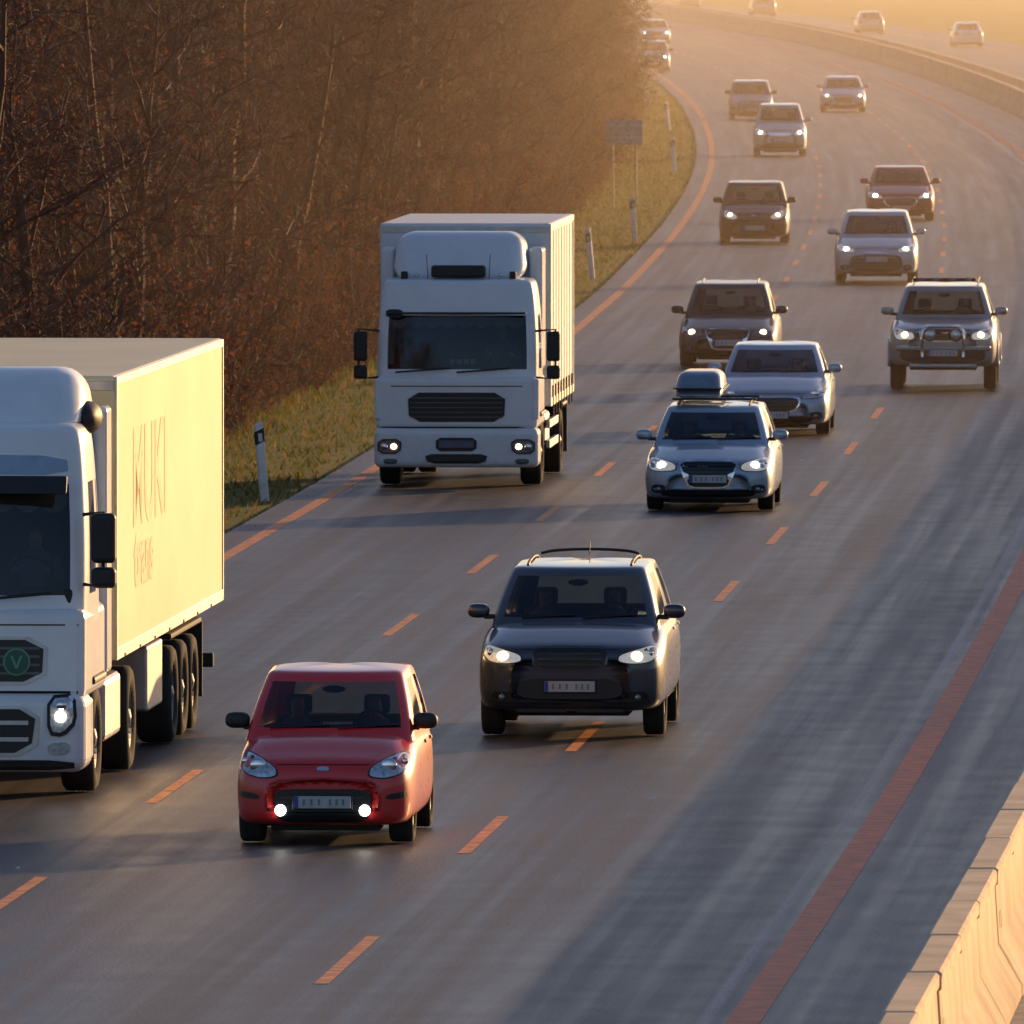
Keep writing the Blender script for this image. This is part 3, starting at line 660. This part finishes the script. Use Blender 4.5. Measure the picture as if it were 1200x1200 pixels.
for s in (1, -1):
    rbox('seat_back', s * .62 - .25, s * .62 + .25, .1, .25, 1.7, 2.6, .08, SEAT, r); rbox('headrest', s * .62 - .14, s * .62 + .14, .11, .23, 2.61, 2.8, .05, SEAT, r)
rbox('sleeper_wall', -1.08, 1.08, .80, .86, 1.8, 3.4, .02, INT, r)
person('driver', r, (.62, -.10, 1.84), 1.0)
V = []; F = []
for i in range(41):
    x = -1.0 + 2.0 * i / 40; V += [(x, yf + .42, 2.96), (x, yf + .42, 2.80 - .07 * abs(math.sin(i * math.pi / 5)))]
for i in range(40): F.append((2 * i, 2 * i + 1, 2 * i + 3, 2 * i + 2))
mobj('curtain_valance', V, F, mat('valance', (.35, .28, .24), .9), r)
tube('steering_wheel', [(.62 + .22 * math.cos(t), -.62 - .12 * math.sin(t), 2.12 + .18 * math.sin(t)) for t in [2 * math.pi * i / 16 for i in range(17)]], .018, INT, r)
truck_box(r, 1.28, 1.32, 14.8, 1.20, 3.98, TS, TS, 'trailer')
rbox('trailer_bulkhead_unit', -.8, .8, 1.15, 1.31, 2.2, 3.4, .05, WT, r)
rbox('trailer_chassis', -.45, .45, 1.6, 14.4, .95, 1.19, .02, CHS, r); rbox('tractor_chassis', -.42, .42, -.9, 5.0, .68, .93, .02, CHS, r)
rbox('engine_block', -.6, .6, -1.2, .7, .42, .95, .05, CHS, r); rbox('rear_underrun', -1.2, 1.2, 14.5, 14.62, .5, .65, .01, CHS, r)
rbox('axle_beam', -.95, .95, -.08, .08, .4, .55, .03, CHS, r)
# faded lettering on the trailer side
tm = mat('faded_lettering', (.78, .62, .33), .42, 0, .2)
def letters(txt, size, y, z, sx=1):
    cu = bpy.data.curves.new('lettering', 'FONT'); cu.body = txt; cu.size = size; cu.offset = .03
    o = bpy.data.objects.new('trailer_lettering', cu); link(o); bpy.context.view_layer.update()
    me = bpy.data.meshes.new_from_object(o.evaluated_get(bpy.context.evaluated_depsgraph_get())); bpy.data.objects.remove(o)
    me.materials.clear(); me.materials.append(tm)
    o = bpy.data.objects.new('trailer_lettering', me); link(o); o.parent = r
    o.location = (1.284, y, z); o.rotation_euler = (math.pi / 2, 0, math.pi / 2); o.scale = (sx, 1, 1); return o
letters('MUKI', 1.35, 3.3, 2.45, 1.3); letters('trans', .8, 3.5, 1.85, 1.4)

# ------------------------------------------------------------ ground, road
Ds = [-200, -120, -50, 0, 30, 60] + [60 + 8 * i for i in range(1, 150)] + [1260 + 40 * i for i in range(1, 45)] + [3300, 3700, 4200, 5000, 6400]
def strip(name, offs, m, zf, Dl=Ds, base=None, wig=None):
    V = []; F = []; uv = []
    n = len(offs)
    for D in Dl:
        for o in offs:
            oo = o(D) if callable(o) else o
            V.append((XR(D) + oo, D, zf(oo, D))); uv.append((oo, D))
    for j in range(len(Dl) - 1):
        for i in range(n - 1): F.append((j * n + i, j * n + i + 1, (j + 1) * n + i + 1, (j + 1) * n + i))
    ob = mobj(name, V, F, m)
    ul = ob.data.uv_layers.new(name='UVMap')
    for p in ob.data.polygons:
        for li in p.loop_indices: ul.data[li].uv = uv[ob.data.loops[li].vertex_index]
    return ob
# asphalt material
def asphalt(name, base, tint):
    m, nt, b = nt_of(name); N = nt.nodes; L = nt.links
    uv = N.new('ShaderNodeUVMap'); sep = N.new('ShaderNodeSeparateXYZ'); L.new(uv.outputs[0], sep.inputs[0])
    mr = N.new('ShaderNodeMapRange'); mr.inputs[1].default_value = -4.2; mr.inputs[2].default_value = 9.0; L.new(sep.outputs[0], mr.inputs[0])
    cr = N.new('ShaderNodeValToRGB'); R_ = cr.color_ramp; R_.interpolation = 'LINEAR'
    def pos(o): return (o + 4.2) / 13.2
    stops = [(-4.2, .80), (-3.4, 1.0), (-2.7, .58), (-2.1, 1.0), (-1.0, .58), (-.25, 1.05), (-.12, .45), (-.06, 1.20), (.8, .72), (1.5, 1.25), (2.5, .70), (3.2, 1.12), (3.62, 1.10), (3.66, .25), (3.72, .76), (4.5, .58), (5.3, .84), (6.2, .58), (6.70, .80), (6.735, 3.6), (6.775, 3.6), (6.80, 1.0), (7.4, 1.4), (8.6, 1.2)]
    while len(R_.elements) < len(stops): R_.elements.new(.5)
    els = R_.elements
    for i, (o, v) in enumerate(stops): els[i].position = i / 100.
    for i in range(len(stops) - 1, -1, -1): els[i].position = pos(stops[i][0])
    for i, (o, v) in enumerate(stops): v *= .27; els[i].color = (v, v, v, 1)
    L.new(mr.outputs[0], cr.inputs[0])
    def noise(sx, sy, det, sc=1):
        mp = N.new('ShaderNodeMapping'); mp.inputs['Scale'].default_value = (sx, sy, 1); L.new(uv.outputs[0], mp.inputs[0])
        n = N.new('ShaderNodeTexNoise'); n.inputs['Scale'].default_value = sc; n.inputs['Detail'].default_value = det; L.new(mp.outputs[0], n.inputs[0]); return n
    n1 = noise(3.5, .03, 6); n2 = noise(.5, .06, 4); n3 = noise(30, 12, 5); n4 = noise(1.4, .9, 8)
    def ramp(n, a, bb, lo=.35, hi=.65):
        q = N.new('ShaderNodeMapRange'); q.inputs[1].default_value = lo; q.inputs[2].default_value = hi; q.inputs[3].default_value = a; q.inputs[4].default_value = bb; L.new(n.outputs['Fac'], q.inputs[0]); return q.outputs[0]
    def mul(a, c):
        q = N.new('ShaderNodeMath'); q.operation = 'MULTIPLY'; L.new(a, q.inputs[0])
        if isinstance(c, float): q.inputs[1].default_value = c
        else: L.new(c, q.inputs[1])
        return q.outputs[0]
    v = mul(mul(mul(cr.outputs[0], ramp(n1, .64, 1.36)), ramp(n2, .70, 1.30)), mul(ramp(n3, .62, 1.38), ramp(n4, .78, 1.22)))
    cm_ = N.new('ShaderNodeVectorMath'); cm_.operation = 'SCALE'; cm_.inputs[0].default_value = tuple(c / .27 * base for c in tint); L.new(v, cm_.inputs['Scale'])
    L.new(cm_.outputs[0], b.inputs['Base Color'])
    rr = N.new('ShaderNodeMath'); rr.operation = 'MULTIPLY_ADD'; L.new(mul(ramp(n1, .75, 1.15), ramp(n4, .9, 1.1)), rr.inputs[0]); rr.inputs[1].default_value = .32; rr.inputs[2].default_value = .20
    L.new(rr.outputs[0], b.inputs['Roughness']); b.inputs['Specular IOR Level'].default_value = .45
    bp_ = N.new('ShaderNodeBump'); bp_.inputs['Strength'].default_value = .4; bp_.inputs['Distance'].default_value = .01; L.new(n3.outputs['Fac'], bp_.inputs['Height']); L.new(bp_.outputs[0], b.inputs['Normal'])
    return m
ASP = asphalt('asphalt', .050, (1.12, .87, .92))
gm, nt, b = nt_of('grass_ground'); N = nt.nodes; L = nt.links
tc = N.new('ShaderNodeTexCoord'); n1 = N.new('ShaderNodeTexNoise'); n1.inputs['Scale'].default_value = .6; n1.inputs['Detail'].default_value = 9
n2 = N.new('ShaderNodeTexNoise'); n2.inputs['Scale'].default_value = .02; n2.inputs['Detail'].default_value = 3
L.new(tc.outputs['Object'], n1.inputs[0]); L.new(tc.outputs['Object'], n2.inputs[0])
cr = N.new('ShaderNodeValToRGB'); e = cr.color_ramp.elements; e[0].position = .32; e[0].color = (.055, .062, .016, 1); e[1].position = .68; e[1].color = (.19, .14, .05, 1)
q = e.new(.5); q.color = (.11, .11, .026, 1)
L.new(n1.outputs['Fac'], cr.inputs[0])
mx = N.new('ShaderNodeMixRGB'); mx.blend_type = 'MIX'; L.new(n2.outputs['Fac'], mx.inputs[0]); L.new(cr.outputs[0], mx.inputs[1]); mx.inputs[2].default_value = (.25, .22, .06, 1)
L.new(mx.outputs[0], b.inputs['Base Color']); b.inputs['Roughness'].default_value = .95; b.inputs['Specular IOR Level'].default_value = .1
CON = mat('concrete', (.30, .28, .25), .85, var=.22, scale=2.5, bump=.3)
def gz(o, D):
    e = o + 3.5
    if o > -4.0 and o < 22.2: return -.06
    if e < 0:
        if e > -3.0: return -.04 - .10 * (-e - .5) / 2.5
        if e > -7: return -.14 - .9 * (-e - 3) / 4
        if e > -60: return -1.04 + .25 * math.sin(D * .05 + o * .3)
        return -1.0
    return -.06 + .0 * e
strip('ground', [-6000, -900, -300, -120, -60, -40, -28, -20, -15, -12, -10.5, -9, -8, -7, -6.3, -5.6, -5.0, -4.4, -4.05, -3.95, 3, 9, 15, 22.1, 22.3, 24, 28, 40, 80, 200, 600, 6000], gm, gz)
strip('motorway_road', [-4.05, -3.5, -1.75, 0, 1.75, 3.5, 5.25, 7, lambda D: bo(D) - .32], ASP, lambda o, D: 0.0)
strip('median_pavement', [lambda D: bo(D) - .32, lambda D: bo(D) + 1.6], CON, lambda o, D: -.004)
def opp(o): return lambda D: bo(D) + 1.6 + o
strip('opposite_carriageway_road', [opp(0), opp(3), opp(6), opp(9), opp(11.2)], ASP, lambda o, D: 0.0)
OR1 = mat('road_paint_orange', (.66, .22, .055), .6, var=.45, scale=5.)
OR2 = mat('road_paint_red_orange', (.72, .125, .03), .6, var=.3, scale=4.)
def band(name, o0, o1, m, Dl, z=.004, fn=None):
    return strip(name, [o0, o1], m, lambda o, D: z, Dl)
V = []; F = []
def dashes(off, start, wd):
    d = start
    while d < 1300:
        for k in range(3):
            a = d + 5.8 * k / 3; c = d + 5.8 * (k + 1) / 3; i = len(V)
            V.extend([(XR(a) + off - wd, a, .004), (XR(a) + off + wd, a, .004), (XR(c) + off + wd, c, .004), (XR(c) + off - wd, c, .004)]); F.append((i, i + 1, i + 2, i + 3))
        d += 17.22
dashes(0, 133.4 - 17.22 * 4, .06); dashes(3.5, 125.4 - 17.22 * 4, .06)
mobj('lane_dash_markings', V, F, OR1)
band('left_edge_line', -3.61, -3.42, OR1, [D for D in Ds if 0 <= D < 2500], .004)
band('right_edge_line', 6.93, 7.20, OR2, [D for D in Ds if 0 <= D < 2500], .004)
strip('opposite_edge_line', [opp(.55), opp(.75)], OR2, lambda o, D: .004, [D for D in Ds if 0 <= D < 2500])
strip('opposite_outer_edge_line', [opp(8.0), opp(8.2)], OR1, lambda o, D: .004, [D for D in Ds if 0 <= D < 2500])

# concrete barriers (two rows along the median)
BM = mat('barrier_concrete', (.68, .52, .35), .8, var=.22, scale=1.4, bump=.4, dirt=.4)
prof = [(-.32, 0), (-.32, .09), (-.18, .34), (-.135, .42), (-.105, .90), (-.125, .91), (-.125, .99), (-.10, 1.01), (.10, 1.01), (.125, .99), (.125, .91), (.105, .90), (.135, .42), (.18, .34), (.32, .09), (.32, 0)]
def barrier(do, d, name='concrete_barrier'):
    V = []; F = []
    while d < 1700:
        sl = 4.0; jit = U(-.014, .014); jz = U(-.008, .008); n = len(prof); i0 = len(V)
        for a in (d + .018, d + .06, d + sl - .06, d + sl - .018):
            q = .965 if a in (d + .018, d + sl - .018) else 1.0
            for x, z in prof: V.append((XR(a) + bo(a) + do + x * q + jit, a, z * q + jz * (z > .2)))
        for k in range(3):
            for i in range(n - 1): F.append((i0 + k * n + i, i0 + k * n + i + 1, i0 + (k + 1) * n + i + 1, i0 + (k + 1) * n + i))
        F.append(tuple(range(i0, i0 + n))); F.append(tuple(range(i0 + 3 * n, i0 + 4 * n)))
        d += sl
    mobj(name, V, F, BM, smooth=False)
barrier(0, 40.0); barrier(1.2, 300.0)
V = []; F = []
d = 40.0
while d < 300:
    a = d + .35
    i = len(V); x = XR(a) + bo(a)
    for (dx, da, z) in ((.131, -.05, .52), (.131, .05, .52), (.122, .05, .66), (.122, -.05, .66)): V.append((x + dx + .018, a + da, z))
    F.append((i, i + 1, i + 2, i + 3)); d += 12
mobj('barrier_reflector', V, F, BLK, smooth=False)

# ------------------------------------------------------------ delineators and sign
WP = mat('post_white', (.78, .78, .76), .5, dirt=.3)
def post(x, y):
    X, D = place(x, y); o = -0.3
    r = empty('delineator_post', (X, D, gz(X - XR(D), D)), U(-.3, .3)); r.rotation_euler = (U(-.03, .03), U(-.12, -.04), U(-.3, .3))
    rbox('post_body', -.065, .065, -.04, .04, -.1, 1.12, .02, WP, r, fn=lambda x, y, z: (x, y, z + (.05 if (z > 1 and x > 0) else 0)))
    rbox('post_band', -.068, .068, -.043, .043, .82, 1.02, .01, BLK, r, fn=lambda x, y, z: (x, y, z + (.05 if x > 0 else 0)))
    rbox('post_reflector', -.03, .03, -.048, -.03, .87, .99, .004, mat('reflector', (.6, .6, .58), .2), r)
for x, y in ((310, 583), (694, 323), (744, 280), (790, 200), (784, 152), (758, 121)): post(x, y)
X, D = place(732, 238)
r = empty('road_sign', (X, D, -.1), .05)
rbox('sign_panel', -.52, .52, -.015, .015, 1.78, 2.50, .01, mat('sign_back', (.36, .34, .32), .5, .2), r)
for zz in (1.95, 2.3): rbox('sign_rail', -.5, .5, -.05, -.016, zz, zz + .05, .005, ALU, r)
for s in (-.33, .33): tube('sign_post', [(s, .045, 0), (s, .045, 2.5)], .025, mat('post_steel', (.18, .17, .16), .5, .6), r, 8)

# ------------------------------------------------------------ vegetation
TWG = mat('bark_brown', (.155, .082, .050), .9, var=.45, scale=.5)
LVS = mat('dry_foliage', (.15, .055, .025), .85, var=.4, scale=1.5, trans=.45)
def rv():
    while True:
        v = Vector((U(-1, 1), U(-1, 1), U(-1, 1)))
        if .05 < v.length < 1: return v.normalized()
def seg(V, F, mi, a, c, r0, r1, n, m):
    d = (c - a).normalized(); u = d.orthogonal().normalized(); w = d.cross(u); i = len(V)
    if n == 2:
        t = U(0, math.pi); s = u * math.cos(t) + w * math.sin(t)
        V.extend([a + s * r0, a - s * r0, c]); F.append((i, i + 1, i + 2)); mi.append(m); return
    for (p, rr) in ((a, r0), (c, r1)):
        for k in range(n):
            t = 2 * math.pi * k / n; V.append(p + (u * math.cos(t) + w * math.sin(t)) * rr)
    for k in range(n): F.append((i + k, i + (k + 1) % n, i + n + (k + 1) % n, i + n + k)); mi.append(m)
def bare_tree(h, seed, limbs=15, leaves=600, spread=1.0):
    random.seed(seed); V = []; F = []; mi = []
    p = Vector((0, 0, -.2)); lean = Vector((U(-.12, .12), U(-.12, .12), 1)); n = 9; path = [p.copy()]
    for i in range(n):
        p = p + (lean + Vector((U(-.12, .12), U(-.12, .12), 0))).normalized() * (h * .9 / n); path.append(p.copy())
    r0 = h * .014
    for i in range(n): seg(V, F, mi, path[i], path[i + 1], r0 * (1 - i / n * .85), r0 * (1 - (i + 1) / n * .85), 6, 0)
    tips = []
    for li in range(limbs):
        t = .08 + .90 * (li + R()) / limbs; k = min(n - 1, int(t * n)); a = path[k].lerp(path[k + 1], t * n - k)
        az = U(0, 6.28); up = U(.35, 1.2)
        d = Vector((math.cos(az), math.sin(az), up)).normalized(); ln = h * U(.20, .34) * (1.1 - t * .55) * spread
        q = a.copy(); m_ = 5; pts = [q.copy()]
        for i in range(m_):
            d = (d + rv() * .22 + Vector((0, 0, .06))).normalized(); q = q + d * ln / m_; pts.append(q.copy())
        rr = r0 * .42 * (1 - t * .5)
        for i in range(m_): seg(V, F, mi, pts[i], pts[i + 1], rr * (1 - i / m_ * .8), rr * (1 - (i + 1) / m_ * .8), 4, 0)
        for bi in range(7):
            t2 = U(.15, 1); k2 = min(m_ - 1, int(t2 * m_)); a2 = pts[k2].lerp(pts[k2 + 1], t2 * m_ - k2)
            d2 = (d * .5 + rv() + Vector((0, 0, .35))).normalized(); l2 = ln * U(.3, .6); e2 = a2 + d2 * l2; mid = a2.lerp(e2, .5) + rv() * l2 * .07
            seg(V, F, mi, a2, mid, .014, .010, 3, 0); seg(V, F, mi, mid, e2, .010, .005, 3, 0)
            for ti in range(9):
                a3 = a2.lerp(e2, U(.1, 1)); d3 = (d2 * .7 + rv() + Vector((0, 0, .3))).normalized(); l3 = U(.3, .75); e3 = a3 + d3 * l3
                seg(V, F, mi, a3, e3, .009, 0, 2, 0)
                for si in range(2):
                    a4 = a3.lerp(e3, U(.15, .9)); seg(V, F, mi, a4, a4 + (d3 + rv() * .8).normalized() * U(.15, .4), .008, 0, 2, 0)
                tips.append(e3)
    for i in range(leaves):
        c = random.choice(tips) + rv() * .15; u = rv() * U(.025, .05); w = u.cross(rv()).normalized() * U(.015, .03); j = len(V)
        V.extend([c - u, c + w, c + u, c - w]); F.append((j, j + 1, j + 2, j + 3)); mi.append(1)
    return V, F, mi
def shrub(h, seed, leaves=900):
    random.seed(seed); V = []; F = []; mi = []; tips = []
    for s in range(26):
        a = Vector((U(-.6, .6), U(-.6, .6), -.2)); az = U(0, 6.28)
        d = Vector((math.cos(az) * .45, math.sin(az) * .45, 1)).normalized(); ln = h * U(.5, 1.05); q = a; pts = [a]
        for i in range(4):
            d = (d + rv() * .2).normalized(); q = q + d * ln / 4; pts.append(q)
        for i in range(4): seg(V, F, mi, pts[i], pts[i + 1], .022 * (1 - i / 5), .022 * (1 - (i + 1) / 5), 3, 0)
        for bi in range(14):
            k = random.randrange(4); a2 = pts[k].lerp(pts[k + 1], R()); d2 = (d * .8 + rv()).normalized(); l2 = U(.3, .9); e2 = a2 + d2 * l2
            seg(V, F, mi, a2, e2, .010, 0, 2, 0)
            for ti in range(3):
                a3 = a2.lerp(e2, U(.2, 1)); seg(V, F, mi, a3, a3 + (d2 + rv()).normalized() * U(.12, .35), .007, 0, 2, 0)
            tips.append(e2)
    for i in range(leaves):
        c = random.choice(tips) + rv() * .25; u = rv() * U(.025, .05); w = u.cross(rv()).normalized() * U(.02, .035); j = len(V)
        V.extend([c - u, c + w, c + u, c - w]); F.append((j, j + 1, j + 2, j + 3)); mi.append(1)
    return V, F, mi
def to_mesh(nm, t, mats):
    me = bpy.data.meshes.new(nm); me.from_pydata(t[0], [], t[1])
    for m in mats: me.materials.append(m)
    me.polygons.foreach_set('material_index', t[2]); me.update(); return me
trees = [to_mesh('bare_tree_mesh', bare_tree(9 + i % 4, 100 + i, 16), (TWG, LVS)) for i in range(6)]
shrubs = [to_mesh('shrub_mesh', shrub(2.6 + .5 * i, 50 + i), (TWG, LVS)) for i in range(3)]
random.seed(11)
wood = empty('roadside_woodland')
cnt = 0
def put(me, X, D, s):
    global cnt
    o = bpy.data.objects.new('woodland_tree_%d' % cnt, me); cnt += 1; link(o); o.parent = wood
    o.location = (X, D, gz(X - XR(D), D) - .05); o.rotation_euler = (U(-.06, .06), U(-.06, .06), U(0, 6.28)); o.scale = (s, s, s * U(.9, 1.15))
d = 172.0
while d < 1000:
    eL = XR(d) - 3.5; lim = -.034 * d - 5
    wdt = eL - 4.6 - lim
    put(random.choice(trees), eL - U(4.8, 7.5), d + U(-2, 2), U(.85, 1.15))
    put(random.choice(shrubs), eL - U(3.7, 5.2), d + U(-2, 2), U(.75, 1.15))
    if R() < .75: put(random.choice(trees), eL - U(7.5, 11), d + U(-2, 2), U(.95, 1.3))
    k = max(0, wdt - 6) / 26
    for i in range(int(k) + (1 if R() < k % 1 else 0)):
        X = lim + (eL - 10 - lim) * R(); put(random.choice(trees), X, d + U(-3, 3), U(1.0, 1.4))
    if R() < .3: put(random.choice(shrubs), eL - U(5, 12), d + U(-2, 2), U(.9, 1.4))
    d += 3.3 if d < 420 else 5.0
while d < 2200:
    for i in range(2): put(random.choice(trees), XR(d) - 3.5 - U(5, 35), d + U(-6, 6), U(1.1, 1.6))
    d += 20
# evergreen at the edge of the wood
def pine(seed, h=12.0):
    random.seed(seed); V = []; F = []; mi = []
    seg(V, F, mi, Vector((0, 0, -.3)), Vector((.1, .1, h)), .2, .03, 8, 0)
    for i in range(60):
        z = h * (.10 + .88 * (i + R()) / 60); az = i * 2.4 + U(-.4, .4); ln = 2.7 * (1 - (z / h) ** 1.6) * U(.65, 1.1) + .35
        d = Vector((math.cos(az), math.sin(az), U(-.05, .35))); a = Vector((0, 0, z)); e_ = a + d * ln
        seg(V, F, mi, a, e_, .04, .01, 4, 0)
        for k in range(26):
            c = a.lerp(e_, U(.25, 1.05)) + rv() * U(.05, .38)
            for t in range(14):
                dd = rv(); q = c + rv() * .12; j = len(V); w = dd.orthogonal().normalized() * .018
                V.extend([q - w, q + w, q + dd * U(.12, .24)]); F.append((j, j + 1, j + 2)); mi.append(1)
    return V, F, mi
NEED = mat('pine_needles', (.06, .045, .02), .8, var=.4, scale=1.2, trans=.3)
pme = to_mesh('pine_mesh', pine(3), (TWG, NEED)); random.seed(21)
for (e_, D, s) in ((4.6, 640, 1.0), (5.0, 668, 1.1), (5.6, 612, .95), (4.4, 700, 1.15), (4.8, 585, .9)):
    o = bpy.data.objects.new('pine_tree', pme); link(o); X = XR(D) - 3.5 - e_
    o.location = (X, D, -.6); o.rotation_euler = (0, 0, U(0, 6)); o.scale = (s, s, s)
# verge grass
random.seed(5); V = []; F = []; mi = []
for i in range(46000):
    D = 150 + 560 * R() ** 1.5; e_ = -U(.55, 4.6)
    if e_ > -1.0 and R() < .5: continue
    X = XR(D) - 3.5 + e_; z = gz(e_ - 3.5, D) - .01; hh = U(.05, .15) * (1.5 if e_ < -2.9 else 1); w = U(.008, .018) * (1 + D / 500)
    a = U(0, 3.14); j = len(V); lx = U(-.1, .1); ly = U(-.1, .1)
    V.extend([(X - w * math.cos(a), D - w * math.sin(a), z), (X + w * math.cos(a), D + w * math.sin(a), z), (X + lx, D + ly, z + hh)]); F.append((j, j + 1, j + 2)); mi.append(0 if R() < .6 else 1)
mobj('verge_grass', V, F, [mat('grass_green', (.12, .14, .028), .8, var=.35, scale=.7, trans=.45), mat('grass_dry', (.26, .18, .06), .85, var=.3, scale=.7, trans=.45)], smooth=False, mi=mi)
# small litter on the road
random.seed(9); V = []; F = []
for (x, y) in ((1143, 661), (762, 243), (770, 241), (765, 938), (20, 1020), (757, 245), (940, 540), (1060, 1085), (1125, 998)):
    X, D = place(x, y); j = len(V); a = U(.02, .045)
    V.extend([(X - a, D - a, .012), (X + a, D - a * .5, .012), (X + a * .8, D + a, .03), (X - a * .7, D + a * .8, .02)]); F.append((j, j + 1, j + 2, j + 3))
mobj('road_litter', V, F, mat('litter', (.6, .58, .55), .6), smooth=False)

# ------------------------------------------------------------ haze (a real scattering volume lit by the sun)
bm = bmesh.new(); bmesh.ops.create_cube(bm, size=1)
for v in bm.verts: v.co = Vector((-300 if v.co.x < 0 else 320, 235 if v.co.y < 0 else 3200, -4 if v.co.z < 0 else 24))
bmesh.ops.recalc_face_normals(bm, faces=bm.faces[:])
me = bpy.data.meshes.new('haze'); bm.to_mesh(me); bm.free(); hz = bpy.data.objects.new('haze', me); link(hz)
hm = bpy.data.materials.new('haze'); hm.use_nodes = True; nt = hm.node_tree; nt.nodes.remove(nt.nodes['Principled BSDF'])
vs = nt.nodes.new('ShaderNodeVolumeScatter'); vs.inputs['Color'].default_value = (1, .74, .48, 1); vs.inputs['Density'].default_value = .00076; vs.inputs['Anisotropy'].default_value = .70
nt.links.new(vs.outputs[0], nt.nodes['Material Output'].inputs['Volume']); hz.data.materials.append(hm)

# ------------------------------------------------------------ light
w = bpy.data.worlds.new('World'); scene.world = w; w.use_nodes = True; nt = w.node_tree
bg = nt.nodes['Background']; sk = nt.nodes.new('ShaderNodeTexSky'); sk.sky_type = 'NISHITA'; sk.sun_disc = False
sk.sun_elevation = SUN_EL; sk.sun_rotation = SUN_AZ; sk.dust_density = 1.2; sk.air_density = 1.0; sk.ozone_density = 2.6
tn = nt.nodes.new('ShaderNodeMixRGB'); tn.blend_type = 'MULTIPLY'; tn.inputs[0].default_value = 1; tn.inputs[2].default_value = (1.0, .88, .91, 1)
nt.links.new(sk.outputs[0], tn.inputs[1]); nt.links.new(tn.outputs[0], bg.inputs[0]); bg.inputs[1].default_value = .185
sd = bpy.data.lights.new('sun', 'SUN'); sd.energy = 5.8; sd.angle = math.radians(.5); sd.color = (1.0, .58, .23)
so = bpy.data.objects.new('sun', sd); link(so)
dv = -Vector((math.sin(SUN_AZ) * math.cos(SUN_EL), math.cos(SUN_AZ) * math.cos(SUN_EL), math.sin(SUN_EL)))
so.rotation_euler = dv.to_track_quat('-Z', 'Y').to_euler(); so.location = (60, 80, 60)

# ------------------------------------------------------------ camera
cd = bpy.data.cameras.new('camera'); co = bpy.data.objects.new('camera', cd); link(co)
co.location = (0, 0, CH); co.rotation_euler = (math.pi / 2 - math.atan(714 / FPX), 0, 0)
cd.sensor_width = 36; cd.sensor_fit = 'HORIZONTAL'; cd.lens = FPX / 1200 * 36; cd.clip_start = 1; cd.clip_end = 9000
cd.dof.use_dof = True; cd.dof.focus_distance = 160; cd.dof.aperture_fstop = 18
scene.camera = co
scene.view_settings.view_transform = 'Standard'; scene.view_settings.look = 'None'; scene.view_settings.exposure = 0
